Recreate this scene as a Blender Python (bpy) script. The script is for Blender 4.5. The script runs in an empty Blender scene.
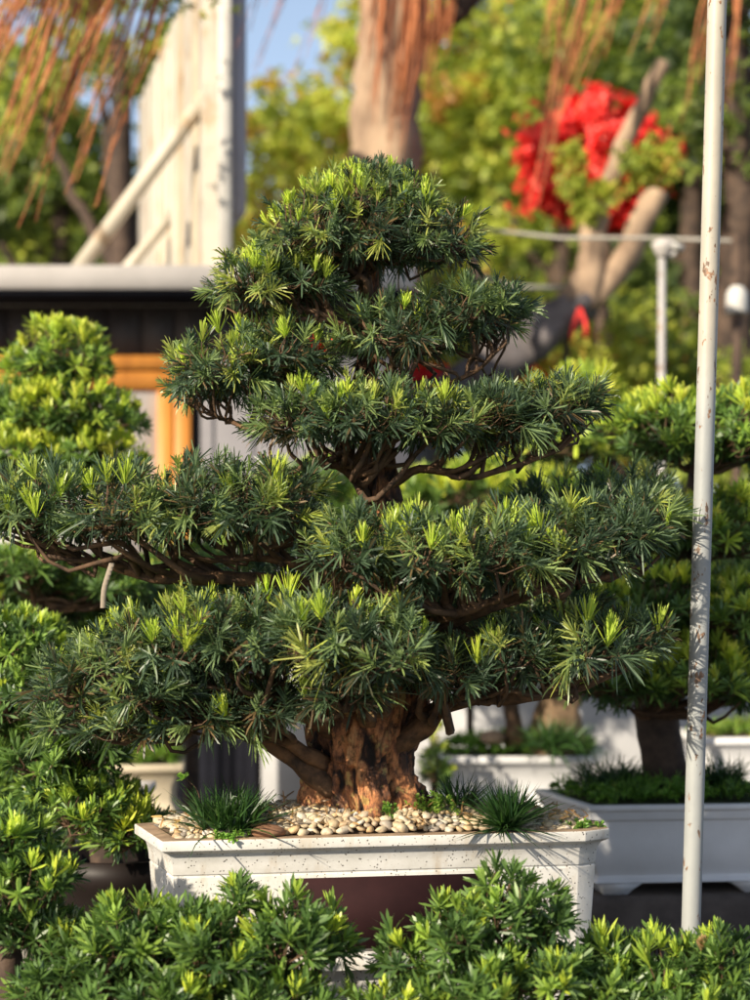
import bpy, math
import numpy as np
from mathutils import Vector, noise as mnoise

rs = np.random.RandomState(7)
col = bpy.context.scene.collection
F = 1923.0; CZ = 1.6; HY = 560.0

def W(px, py, D):                      # a spot seen at (px,py) that stands D metres away
    return np.array([(px-375.0)/F*D, D, CZ-(py-HY)/F*D])
def S(npx, D): return npx/F*D

# ------------------------------------------------------------------ objects
def mesh_obj(name, V, Fc, mat, parent=None, attr=None, smooth=False, mats=None, mi=None):
    """V (n,3); Fc list of faces or array (m,k)"""
    me = bpy.data.meshes.new(name)
    V = np.asarray(V, dtype=np.float64)
    if parent is not None:
        q = parent
        while q is not None: V = V - np.array(q.location); q = q.parent
    if isinstance(Fc, tuple):          # (verts flat, sizes)
        flat, sizes = Fc
    else:
        sizes = np.array([len(f) for f in Fc], dtype=np.int32)
        flat = np.array([i for f in Fc for i in f], dtype=np.int32)
    starts = np.concatenate([[0], np.cumsum(sizes)[:-1]]).astype(np.int32)
    me.vertices.add(len(V)); me.vertices.foreach_set('co', V.astype(np.float32).ravel())
    me.loops.add(len(flat)); me.loops.foreach_set('vertex_index', flat.astype(np.int32))
    me.polygons.add(len(sizes)); me.polygons.foreach_set('loop_start', starts)
    if smooth: me.polygons.foreach_set('use_smooth', np.ones(len(sizes), dtype=bool))
    me.update(calc_edges=True)
    if attr is not None:
        a = me.attributes.new('tint', 'FLOAT', 'POINT'); a.data.foreach_set('value', np.asarray(attr, dtype=np.float32))
    for m in (mats or [mat]): me.materials.append(m)
    if mi is not None: me.polygons.foreach_set('material_index', np.asarray(mi, dtype=np.int32))
    me.validate()
    o = bpy.data.objects.new(name, me); col.objects.link(o)
    if parent is not None: o.parent = parent
    return o

def thing(name, label, cat, loc, group=None):
    o = bpy.data.objects.new(name, None); col.objects.link(o)
    o.empty_display_size = .1
    o.location = Vector([float(c) for c in loc]); o['label'] = label; o['category'] = cat
    if group: o['group'] = group
    return o
def tag(o, label, cat, group=None):
    o['label'] = label; o['category'] = cat
    if group: o['group'] = group
    return o

class MB:
    def __init__(s): s.V = []; s.F = []; s.A = []; s.n = 0; s.M = []
    def add(s, V, Fc, a=None, m=0):
        V = np.asarray(V, dtype=float)
        s.V.append(V); s.F += [tuple(i+s.n for i in f) for f in Fc]; s.n += len(V)
        s.A.append(np.full(len(V), 0.5 if a is None else a)); s.M += [m]*len(Fc)
    def build(s, name, mat, parent=None, smooth=False, mats=None):
        return mesh_obj(name, np.vstack(s.V), s.F, mat, parent, attr=np.concatenate(s.A), smooth=smooth, mats=mats, mi=s.M if mats else None)
    def box(s, lo, hi, m=0, a=None, bev=0.0):
        x0,y0,z0 = lo; x1,y1,z1 = hi
        if bev <= 0:
            V = [(x0,y0,z0),(x1,y0,z0),(x1,y1,z0),(x0,y1,z0),(x0,y0,z1),(x1,y0,z1),(x1,y1,z1),(x0,y1,z1)]
            s.add(V, [(0,3,2,1),(4,5,6,7),(0,1,5,4),(1,2,6,5),(2,3,7,6),(3,0,4,7)], a, m)
        else:
            b = bev
            ring = lambda i, z: [(x0+i,y0,z),(x1-i,y0,z),(x1,y0+i,z),(x1,y1-i,z),(x1-i,y1,z),(x0+i,y1,z),(x0,y1-i,z),(x0,y0+i,z)]
            def r2(z, e):
                return [(x0+e+b*.6,y0+e,z),(x1-e-b*.6,y0+e,z),(x1-e,y0+e+b*.6,z),(x1-e,y1-e-b*.6,z),(x1-e-b*.6,y1-e,z),(x0+e+b*.6,y1-e,z),(x0+e,y1-e-b*.6,z),(x0+e,y0+e+b*.6,z)]
            rings = [r2(z0, b), r2(z0+b, 0), r2(z1-b, 0), r2(z1, b)]
            V = [p for r in rings for p in r]
            Fc = [tuple(range(7,-1,-1)), tuple(range(24,32))]
            for k in range(3):
                for i in range(8):
                    j = (i+1) % 8; Fc.append((k*8+i, k*8+j, k*8+8+j, k*8+8+i))
            s.add(V, Fc, a, m)
    def obox(s, c, ax, ay, az, m=0, a=None):      # centre and half-vectors
        c, ax, ay, az = map(np.asarray, (c, ax, ay, az))
        V = [c+i*ax+j*ay+k*az for k in (-1,1) for (i,j) in ((-1,-1),(1,-1),(1,1),(-1,1))]
        s.add(V, [(0,3,2,1),(4,5,6,7),(0,1,5,4),(1,2,6,5),(2,3,7,6),(3,0,4,7)], a, m)
    def tube(s, pts, rad, sides=8, cap=True, a=None, m=0, ridge=None):
        pts = np.asarray(pts, float); n = len(pts)
        rad = np.broadcast_to(np.asarray(rad, float), (n,))
        T = np.gradient(pts, axis=0); T /= np.linalg.norm(T, axis=1)[:, None]+1e-9
        ref = np.array([0,1,0.]) if abs(T[0][1]) < .9 else np.array([1,0,0.])
        V = []
        th = np.arange(sides)*2*math.pi/sides
        for i in range(n):
            u = np.cross(T[i], ref); u /= np.linalg.norm(u)+1e-9
            v = np.cross(T[i], u); ref = np.cross(u, T[i]); 
            r = rad[i]*np.ones(sides)
            if ridge is not None: r = r*ridge(th, i/(n-1.0), pts[i])
            V.append(pts[i]+np.outer(r*np.cos(th), u)+np.outer(r*np.sin(th), v))
        V = np.vstack(V); Fc = []
        for i in range(n-1):
            for j in range(sides):
                k = (j+1) % sides
                Fc.append((i*sides+j, i*sides+k, (i+1)*sides+k, (i+1)*sides+j))
        if cap:
            Fc.append(tuple(range(sides-1,-1,-1))); Fc.append(tuple((n-1)*sides+j for j in range(sides)))
        s.add(V, Fc, a, m)
    def lathe(s, c, prof, sides=20, a=None, m=0):
        V = []; 
        for (r, z) in prof:
            for j in range(sides):
                t = 2*math.pi*j/sides; V.append((c[0]+r*math.cos(t), c[1]+r*math.sin(t), c[2]+z))
        Fc = [tuple(range(sides-1,-1,-1)), tuple((len(prof)-1)*sides+j for j in range(sides))]
        for i in range(len(prof)-1):
            for j in range(sides):
                k = (j+1) % sides; Fc.append((i*sides+j, i*sides+k, (i+1)*sides+k, (i+1)*sides+j))
        s.add(V, Fc, a, m)

def smooth_path(pts, n, wob=0.0, seed=0):
    """Catmull-Rom through pts with optional wiggle"""
    pts = np.asarray(pts, float); P = np.vstack([2*pts[0]-pts[1], pts, 2*pts[-1]-pts[-2]])
    out = []
    for t in np.linspace(0, len(pts)-1-1e-6, n):
        i = int(t); f = t-i; a,b,c,d = P[i],P[i+1],P[i+2],P[i+3]
        out.append(.5*((2*b)+(-a+c)*f+(2*a-5*b+4*c-d)*f*f+(-a+3*b-3*c+d)*f**3))
    out = np.array(out)
    if wob:
        r = np.random.RandomState(seed); ph = r.rand(3,3)*6.28
        tt = np.linspace(0, 1, n)[:,None]
        L = np.linalg.norm(np.diff(pts,axis=0),axis=1).sum()
        w = sum(np.sin(tt*fq*L+ph[k][None,:])/(k+1) for k, fq in enumerate((14, 31, 60)))
        out = out + wob*w*np.sin(np.pi*tt)
    return out

# ------------------------------------------------------------------ leaves (one blade = a few real faces)
NEEDLE = ((0,.55),(.18,1.),(.86,.85),(1,.12))
BLUNT  = ((0,.3),(.35,.85),(.75,1.),(1,.15))
GRASS  = ((0,.9),(.25,1.),(.5,.9),(.75,.6),(1,0))
CHIP   = ((0,.3),(.5,1.),(1,0))
def norm(a): return a/(np.linalg.norm(a, axis=-1, keepdims=True)+1e-9)
def blades(P, A, n, L, w, cone=(.25,1.35), stem=.02, droop=.2, tint=.3, tvar=.08, prof=NEEDLE, lvar=.25, curl=0.0, rs=rs):
    """tufts at P with axes A; n blades each. L, w, stem, tint, droop may be arrays over the tufts"""
    N = len(P); P = np.asarray(P); A = norm(np.asarray(A))
    bc = lambda x: np.repeat(np.broadcast_to(np.asarray(x, float), (N,)), n)
    L, w, stem, droop, tint, curl = map(bc, (L, w, stem, droop, tint, curl))
    k = np.tile(np.arange(n), N); s = (k+rs.rand(N*n)*.8)/n
    Ar = np.repeat(A, n, 0); Pr = np.repeat(P, n, 0)
    ref = np.where(np.abs(Ar[:, 2:3]) < .9, np.array([[0,0,1.]]), np.array([[1.,0,0]]))
    U = norm(np.cross(Ar, ref)); V = np.cross(Ar, U)
    az = k*2.39996+np.repeat(rs.rand(N)*6.28, n)+rs.randn(N*n)*.25
    if isinstance(cone[0], np.ndarray): c0, c1 = np.repeat(cone[0], n), np.repeat(cone[1], n)
    else: c0, c1 = cone
    pol = c1+(c0-c1)*s**1.1+rs.randn(N*n)*.14
    R = U*np.cos(az)[:,None]+V*np.sin(az)[:,None]
    d = norm(Ar*np.cos(pol)[:,None]+R*np.sin(pol)[:,None])
    base = Pr+Ar*(stem*s)[:,None]
    L = L*(1-lvar+2*lvar*rs.rand(N*n))*(1-.25*s)
    side = norm(np.cross(d, Ar)+rs.randn(N*n,3)*.22)
    m = len(prof); Vs = []; 
    for (t, ww) in prof:
        c = base+d*(L*t)[:,None]+Ar*(L*curl*t*t)[:,None]; c[:,2] -= L*droop*t*t*(.6+.8*rs.rand(N*n) if t > .9 else 1.)
        if ww > 0: Vs += [c-side*(w*ww*.5)[:,None], c+side*(w*ww*.5)[:,None]]
        else: Vs += [c]
    nv = len(Vs); VV = np.stack(Vs, 1).reshape(-1, 3)
    f = []; i = 0
    for q in range(m-1):
        if prof[q+1][1] > 0: f.append((i, i+1, i+3, i+2)); i += 2
        else: f.append((i, i+1, i+2))
    flat1 = np.array([x for g in f for x in g]); sizes1 = np.array([len(g) for g in f])
    M = N*n
    flat = (flat1[None,:]+(np.arange(M)*nv)[:,None]).ravel(); sizes = np.tile(sizes1, M)
    tt = np.clip(tint+rs.randn(M)*tvar, 0, 1)
    return VV, flat, sizes, np.repeat(tt, nv)
def join_blades(parts):
    VV = []; fl = []; sz = []; at = []; o = 0
    for (v, f, s_, a) in parts:
        VV.append(v); fl.append(f+o); sz.append(s_); at.append(a); o += len(v)
    return np.vstack(VV), (np.concatenate(fl), np.concatenate(sz)), np.concatenate(at)
def leaf_obj(name, parts, mat, parent=None):
    V, Fc, a = join_blades(parts)
    return mesh_obj(name, V, Fc, mat, parent, attr=a)

# ------------------------------------------------------------------ materials
def new_mat(name):
    m = bpy.data.materials.new(name); m.use_nodes = True
    nt = m.node_tree; b = nt.nodes['Principled BSDF']; return m, nt, b
def N_(nt, t, **kw):
    n = nt.nodes.new(t)
    for k, v in kw.items(): setattr(n, k, v)
    return n
def ramp(nt, stops, interp='LINEAR'):
    r = N_(nt, 'ShaderNodeValToRGB'); cr = r.color_ramp; cr.interpolation = interp
    while len(cr.elements) < len(stops): cr.elements.new(.5)
    for e, (p, c) in zip(cr.elements, stops):
        e.position = p; e.color = (c[0], c[1], c[2], 1) if not np.isscalar(c) else (c, c, c, 1)
    return r
def coords(nt, scale=1.0, stretch=(1,1,1)):
    g = N_(nt, 'ShaderNodeNewGeometry'); mp = N_(nt, 'ShaderNodeMapping')
    mp.inputs['Scale'].default_value = [scale*s for s in stretch]
    nt.links.new(g.outputs['Position'], mp.inputs['Vector']); return mp.outputs['Vector']
def tex_noise(nt, vec, scale, detail=5, rough=.6):
    n = N_(nt, 'ShaderNodeTexNoise'); n.inputs['Scale'].default_value = scale; n.inputs['Detail'].default_value = detail; n.inputs['Roughness'].default_value = rough
    nt.links.new(vec, n.inputs['Vector']); return n.outputs['Fac']
def mix(nt, fac, a, b, mode='MIX'):
    m = N_(nt, 'ShaderNodeMix', data_type='RGBA', blend_type=mode)
    for sock, v in ((m.inputs[0], fac), (m.inputs[6], a), (m.inputs[7], b)):
        if hasattr(v, 'is_output'): nt.links.new(v, sock)
        elif np.isscalar(v): sock.default_value = v
        else: sock.default_value = (*v, 1)
    return m.outputs[2]
def bump(nt, b, h, strength=.4, dist=.01):
    n = N_(nt, 'ShaderNodeBump'); n.inputs['Strength'].default_value = strength; n.inputs['Distance'].default_value = dist
    nt.links.new(h, n.inputs['Height']); nt.links.new(n.outputs[0], b.inputs['Normal'])

def leaf_mat(name, stops, rough=.42, transl=.3, spec=.5, tcol=(.55,.75,.12)):
    m, nt, b = new_mat(name)
    at = N_(nt, 'ShaderNodeAttribute', attribute_name='tint')
    r = ramp(nt, stops); nt.links.new(at.outputs['Fac'], r.inputs[0])
    nz = tex_noise(nt, coords(nt), 9, 2); v = ramp(nt, [(.3,.75),(.7,1.25)]); nt.links.new(nz, v.inputs[0])
    c = mix(nt, 1.0, r.outputs[0], v.outputs[0], 'MULTIPLY')
    nt.links.new(c, b.inputs['Base Color']); b.inputs['Roughness'].default_value = rough
    b.inputs['Specular IOR Level'].default_value = spec
    tr = N_(nt, 'ShaderNodeBsdfTranslucent'); tc = mix(nt, .5, c, tcol, 'SOFT_LIGHT'); 
    g = N_(nt, 'ShaderNodeGamma'); g.inputs[1].default_value = .85; nt.links.new(tc, g.inputs[0]); nt.links.new(g.outputs[0], tr.inputs['Color'])
    mx = N_(nt, 'ShaderNodeMixShader'); mx.inputs[0].default_value = transl
    nt.links.new(b.outputs[0], mx.inputs[1]); nt.links.new(tr.outputs[0], mx.inputs[2])
    nt.links.new(mx.outputs[0], nt.nodes['Material Output'].inputs['Surface'])
    return m
def simple(name, c, rough=.7, var=.2, scale=6, bmp=0, spec=.4, c2=None, stretch=(1,1,1), bscale=40):
    m, nt, b = new_mat(name); vec = coords(nt, 1, stretch)
    nz = tex_noise(nt, vec, scale)
    c2 = c2 if c2 is not None else tuple(x*(1-var) for x in c)
    r = ramp(nt, [(.35, c2), (.65, c)]); nt.links.new(nz, r.inputs[0]); nt.links.new(r.outputs[0], b.inputs['Base Color'])
    b.inputs['Roughness'].default_value = rough; b.inputs['Specular IOR Level'].default_value = spec
    if bmp: bump(nt, b, tex_noise(nt, vec, bscale), bmp, .005)
    return m

M = {}
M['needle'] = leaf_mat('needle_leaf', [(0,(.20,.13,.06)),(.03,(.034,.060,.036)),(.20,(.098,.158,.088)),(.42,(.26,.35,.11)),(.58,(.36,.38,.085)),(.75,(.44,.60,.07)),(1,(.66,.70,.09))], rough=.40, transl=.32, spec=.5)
M['maki'] = leaf_mat('broad_needle_leaf', [(0,(.045,.095,.03)),(.35,(.13,.23,.05)),(.6,(.28,.42,.06)),(.85,(.55,.63,.06)),(1,(.68,.66,.10))], rough=.42, transl=.25, spec=.6)
M['grassleaf'] = leaf_mat('grass_blade', [(0,(.02,.055,.02)),(.5,(.06,.14,.03)),(1,(.3,.36,.08))], rough=.4)
M['herb'] = leaf_mat('herb_leaf', [(0,(.05,.12,.02)),(.5,(.18,.36,.05)),(1,(.38,.42,.08))], rough=.5, transl=.35)
M['far'] = leaf_mat('tree_leaf', [(0,(.07,.11,.04)),(.35,(.22,.29,.06)),(.65,(.48,.54,.08)),(.9,(.64,.64,.10)),(1,(.52,.26,.07))], rough=.5, transl=.45)
M['red'] = leaf_mat('red_bloom', [(0,(.8,.02,.02)),(.6,(.95,.055,.045)),(1,(.95,.14,.10))], rough=.5, transl=.25, tcol=(.9,.1,.1))
M['root'] = leaf_mat('aerial_root_fibre', [(0,(.20,.06,.025)),(.5,(.44,.15,.055)),(1,(.54,.24,.10))], rough=.8, transl=.0)

def bark_mat():
    m, nt, b = new_mat('bonsai_bark'); vec = coords(nt, 1, (1,1,.5))
    n1 = tex_noise(nt, vec, 22, 8, .7); n2 = tex_noise(nt, vec, 60, 8, .75); n3 = tex_noise(nt, coords(nt), 15, 6, .7)
    r1 = ramp(nt, [(.38,(.06,.028,.016)),(.47,(.20,.08,.035)),(.55,(.46,.18,.065)),(.68,(.55,.30,.13))]); nt.links.new(n1, r1.inputs[0])
    r2 = ramp(nt, [(.38,.2),(.52,1.15)]); nt.links.new(n2, r2.inputs[0])
    c = mix(nt, 1., r1.outputs[0], r2.outputs[0], 'MULTIPLY')
    r3 = ramp(nt, [(.57,0),(.61,.8)]); nt.links.new(n3, r3.inputs[0])
    c = mix(nt, r3.outputs[0], c, (.48,.34,.11))
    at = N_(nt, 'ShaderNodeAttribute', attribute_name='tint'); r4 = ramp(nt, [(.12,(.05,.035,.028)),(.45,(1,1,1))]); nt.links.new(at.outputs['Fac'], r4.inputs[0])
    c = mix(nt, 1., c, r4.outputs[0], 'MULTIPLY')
    nt.links.new(c, b.inputs['Base Color']); b.inputs['Roughness'].default_value = .7
    h = mix(nt, .5, n1, n2); bump(nt, b, h, .9, .012)
    return m
M['bark'] = bark_mat()
M['twig'] = simple('twig_bark', (.15,.085,.045), .8, c2=(.045,.027,.016), scale=22, bmp=.5)
M['darkbark'] = simple('dark_tree_bark', (.10,.065,.045), .85, c2=(.03,.02,.016), scale=12, bmp=.6)
M['palebark'] = simple('pale_tree_bark', (.42,.30,.20), .85, c2=(.22,.15,.10), scale=7, bmp=.5, stretch=(1,1,.4))
M['greybark'] = simple('grey_wrapped_bark', (.17,.15,.15), .85, c2=(.08,.07,.07), scale=8, bmp=.5)

M['limb'] = simple('limb_bark', (.20,.105,.05), .8, c2=(.045,.027,.016), scale=24, bmp=.9, stretch=(1,1,1), bscale=60)

def cement():
    m, nt, b = new_mat('speckled_white_cement'); vec = coords(nt)
    vo = N_(nt, 'ShaderNodeTexVoronoi'); vo.inputs['Scale'].default_value = 105; nt.links.new(vec, vo.inputs['Vector'])
    sp = ramp(nt, [(.0,1),(.20,1),(.26,0)]); nt.links.new(vo.outputs['Distance'], sp.inputs[0])
    gate = tex_noise(nt, vec, 60, 1); gr = ramp(nt, [(.47,0),(.53,.9)]); nt.links.new(gate, gr.inputs[0])
    spm = mix(nt, 1., sp.outputs[0], gr.outputs[0], 'MULTIPLY')
    n1 = tex_noise(nt, vec, 5, 6, .7); base = ramp(nt, [(.3,(.49,.475,.43)),(.6,(.64,.63,.60))]); nt.links.new(n1, base.inputs[0])
    st = tex_noise(nt, coords(nt,1,(1,1,.25)), 13, 5, .7); sr = ramp(nt, [(.52,0),(.70,.65)]); nt.links.new(st, sr.inputs[0])
    c = mix(nt, sr.outputs[0], base.outputs[0], (.42,.33,.22))
    c = mix(nt, spm, c, (.05,.04,.03))
    nt.links.new(c, b.inputs['Base Color']); b.inputs['Roughness'].default_value = .55
    bump(nt, b, tex_noise(nt, vec, 90), .25, .003)
    return m
M['cement'] = cement()
M['rimtop'] = simple('weathered_rim_top', (.42,.30,.20), .8, c2=(.26,.18,.12), scale=18, bmp=.3)
M['maroon'] = simple('maroon_panel', (.030,.012,.013), .8, c2=(.021,.009,.010), scale=9, bmp=.1, spec=.1)
M['concrete'] = simple('grey_concrete', (.30,.28,.25), .9, c2=(.18,.165,.15), scale=5, bmp=.5)
M['glaze'] = simple('pale_grey_pot', (.74,.74,.75), .4, c2=(.64,.64,.64), scale=4, bmp=.05, spec=.5)
M['cream'] = simple('cream_pot', (.66,.58,.44), .5, c2=(.56,.47,.33), scale=4)
M['brownpot'] = simple('dark_brown_pot', (.016,.011,.010), .5, c2=(.010,.007,.006), scale=6, spec=.25)
M['soil'] = simple('soil', (.24,.17,.11), .95, c2=(.12,.085,.055), scale=30, bmp=.8)
M['mosssoil'] = simple('mossy_soil', (.07,.11,.03), .95, c2=(.05,.045,.02), scale=16, bmp=.8)
M['stone'] = simple('dark_stone', (.13,.105,.09), .9, c2=(.05,.04,.036), scale=6, bmp=.9, bscale=14)
M['plank'] = simple('dark_plank', (.075,.062,.055), .65, c2=(.05,.04,.037), scale=3, stretch=(2,2,.3))
M['fascia'] = simple('white_fascia', (.47,.44,.415), .6, c2=(.38,.355,.335), scale=3)
M['orange'] = simple('orange_varnished_wood', (.60,.24,.040), .5, c2=(.44,.165,.028), scale=7, stretch=(1,1,.25))
M['plaster'] = simple('off_white_plaster', (.62,.60,.56), .8, c2=(.50,.48,.45), scale=4)
M['greydoor'] = simple('grey_panel', (.19,.185,.20), .6, c2=(.14,.135,.15), scale=3)
M['navy'] = simple('dark_blue_grey_sheet', (.014,.015,.021), .95, c2=(.010,.010,.014), scale=3, spec=.05)
M['white'] = simple('white_paint', (.58,.57,.53), .5, c2=(.46,.44,.41), scale=5)

def rusty(name, base, base2, sc, lo, hi, rust=(.35,.16,.05), stretch=(1,1,.5)):
    m, nt, b = new_mat(name); vec = coords(nt, 1, stretch)
    n = tex_noise(nt, coords(nt), 4); r0 = ramp(nt, [(.35, base2),(.65, base)]); nt.links.new(n, r0.inputs[0])
    n2 = tex_noise(nt, vec, sc, 4, .65); r = ramp(nt, [(lo,0),(hi,.9)]); nt.links.new(n2, r.inputs[0])
    n3 = tex_noise(nt, vec, sc*2.3, 3); rc = ramp(nt, [(.4,tuple(x*.3 for x in rust)),(.6,rust)]); nt.links.new(n3, rc.inputs[0])
    c = mix(nt, r.outputs[0], r0.outputs[0], rc.outputs[0]); nt.links.new(c, b.inputs['Base Color'])
    b.inputs['Roughness'].default_value = .5; bump(nt, b, n2, .3, .003)
    return m, nt, b, c
m_, nt_, b_, c_ = rusty('cream_board_metal', (.55,.52,.45), (.45,.42,.37), 5, .54, .70, rust=(.5,.27,.08))
at_ = N_(nt_, 'ShaderNodeAttribute', attribute_name='tint'); ra_ = ramp(nt_, [(0,(.62,.60,.60)),(.4,(.9,.86,.78)),(.6,(1.05,1.02,.95)),(1,(.78,.66,.48))]); nt_.links.new(at_.outputs['Fac'], ra_.inputs[0])
nt_.links.new(mix(nt_, 1., c_, ra_.outputs[0], 'MULTIPLY'), b_.inputs['Base Color']); M['board'] = m_
M['boardface'] = simple('lilac_grey_board', (.50,.47,.52), .6, c2=(.44,.42,.47), scale=2)
def pole_mat():
    m, nt, b, c = rusty('chipped_pole_paint', (.47,.43,.35), (.39,.36,.30), 38, .60, .635, rust=(.30,.13,.045))
    g = N_(nt, 'ShaderNodeNewGeometry'); sx = N_(nt, 'ShaderNodeSeparateXYZ'); nt.links.new(g.outputs['Position'], sx.inputs[0])
    mr = N_(nt, 'ShaderNodeMapRange'); mr.inputs[1].default_value = 2.25; mr.inputs[2].default_value = 2.0; nt.links.new(sx.outputs[2], mr.inputs[0])
    c2 = mix(nt, .0, (.55,.58,.62), (0,0,0)); bl = mix(nt, mr.outputs[0], (1,1,1), (.74,.84,1.0))  # multiplies the pole colour bluer and darker towards the bottom
    f = mix(nt, 1., c, bl, 'MULTIPLY'); nt.links.new(f, b.inputs['Base Color']); return m
M['pole'] = pole_mat()

# ------------------------------------------------------------------ world, sun, camera
SUN_AZ = math.radians(-42)      # from behind the camera, over its left shoulder
SUN_EL = math.radians(26)
sd = Vector((math.sin(SUN_AZ)*math.cos(SUN_EL), -math.cos(SUN_AZ)*math.cos(SUN_EL), math.sin(SUN_EL)))
sc = bpy.context.scene
w = bpy.data.worlds.new('World'); sc.world = w; w.use_nodes = True
nt = w.node_tree; bg = nt.nodes['Background']; sky = N_(nt, 'ShaderNodeTexSky', sky_type='NISHITA')
sky.sun_disc = False; sky.sun_elevation = SUN_EL; sky.sun_rotation = math.atan2(sd.x, sd.y)
sky.air_density = 1.0; sky.dust_density = 3.0; sky.ozone_density = 1.0
tcw = N_(nt, 'ShaderNodeTexCoord'); sxw = N_(nt, 'ShaderNodeSeparateXYZ'); nt.links.new(tcw.outputs['Generated'], sxw.inputs[0])
mrw = N_(nt, 'ShaderNodeMapRange', interpolation_type='SMOOTHSTEP'); nt.links.new(sxw.outputs[2], mrw.inputs[0])
for i_, v_ in ((1,.12),(2,.55),(3,.70),(4,0.)): mrw.inputs[i_].default_value = v_
nt.links.new(mix(nt, mrw.outputs[0], sky.outputs[0], (6.4,8.4,11.6)), bg.inputs[0]); bg.inputs[1].default_value = .075
sl = bpy.data.lights.new('sun', 'SUN'); sl.energy = 4.9; sl.angle = math.radians(.6); sl.color = (1, .88, .70)
so = bpy.data.objects.new('sun', sl); so.rotation_euler = (-sd).to_track_quat('-Z', 'Y').to_euler(); so.location = (-4,-6,8); col.objects.link(so)
cd = bpy.data.cameras.new('camera'); cam = bpy.data.objects.new('camera', cd); col.objects.link(cam); sc.camera = cam
cam.location = (0,0,CZ); cam.rotation_euler = (math.pi/2,0,0)
cd.sensor_fit = 'VERTICAL'; cd.sensor_height = 36; cd.lens = F/1000*36; cd.shift_y = (HY-500)/1000.0
cd.clip_start = .1; cd.clip_end = 2000
cd.dof.use_dof = True; cd.dof.focus_distance = 5.08; cd.dof.aperture_fstop = 1.8
sc.view_settings.view_transform = 'Standard'; sc.view_settings.look = 'None'; sc.view_settings.exposure = .58; sc.view_settings.gamma = 1
sc.render.engine = 'CYCLES'; sc.cycles.use_denoising = True; sc.cycles.max_bounces = 8; sc.cycles.transparent_max_bounces = 4
sc.cycles.diffuse_bounces = 4; sc.cycles.sample_clamp_indirect = 6

# ------------------------------------------------------------------ ground
m, nt, b = new_mat('nursery_ground'); vec = coords(nt)
n = tex_noise(nt, vec, 1.2, 8, .7); r = ramp(nt, [(.3,(.07,.06,.05)),(.55,(.16,.14,.11)),(.75,(.10,.12,.05))]); nt.links.new(n, r.inputs[0]); nt.links.new(r.outputs[0], b.inputs['Base Color'])
b.inputs['Roughness'].default_value = .95; bump(nt, b, tex_noise(nt, vec, 40), .6, .02)
g = MB(); g.add([(-400,-400,0),(400,-400,0),(400,400,0),(-400,400,0)], [(0,1,2,3)]); o = g.build('ground', m); o['kind'] = 'structure'

# ------------------------------------------------------------------ foliage pads
def snoise(d, seed):
    r = np.random.RandomState(seed); out = 0
    for k in range(6):
        v = r.randn(3)*(2.2+k*.9); out = out+np.sin(d@v+r.rand()*6.28)/(1+k*.4)
    return out/2.5
def sample_dome(C, a, b, cu, cd_, rho, seed, inner=.45, bump_=.13, lo=-.22):
    """points + outward axes on (and a little inside) an uneven dome"""
    r = np.random.RandomState(seed)
    rho = rho*1.3
    area = math.pi*((a*b)+(a+b)*.5*(cu+cd_)*.8)
    n = max(12, int(area*rho))
    d = r.randn(n*4,3); d = norm(d); d = d[d[:,2] > lo][:n]
    nz = snoise(d, seed)
    depth = np.where(r.rand(len(d)) < inner, .45+.45*r.rand(len(d)), .9+.12*r.rand(len(d)))
    rad = depth*(1+bump_*nz)
    sc_ = np.where(d[:,2:3] > 0, cu, cd_)
    P = C+d*np.hstack([np.full((len(d),1),a), np.full((len(d),1),b), sc_])*rad[:,None]
    nn = norm(d/np.hstack([np.full((len(d),1),a), np.full((len(d),1),b), np.full((len(d),1),max(cu,.05))]))
    return P, nn, depth, r

def twigs(P, Ax, nodes, rad, mb, r, sag=.25, sides=3):
    nd = np.asarray(nodes); 
    for p, ax in zip(P, Ax):
        q = nd[np.argmin(((nd-p)**2).sum(1)+r.rand(len(nd))*.002)]
        v = p-q; L = np.linalg.norm(v)
        if L < .01: continue
        m1 = q+v*.35+np.array([0,0,-sag*L*.5])+r.randn(3)*L*.07
        m2 = q+v*.72+np.array([0,0,-sag*L*.45])+r.randn(3)*L*.06
        mb.tube([q, m1, m2, p, p+ax*.012], [rad*1.5, rad*1.15, rad, rad*.8, rad*.5], sides, cap=False, a=r.rand())

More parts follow.
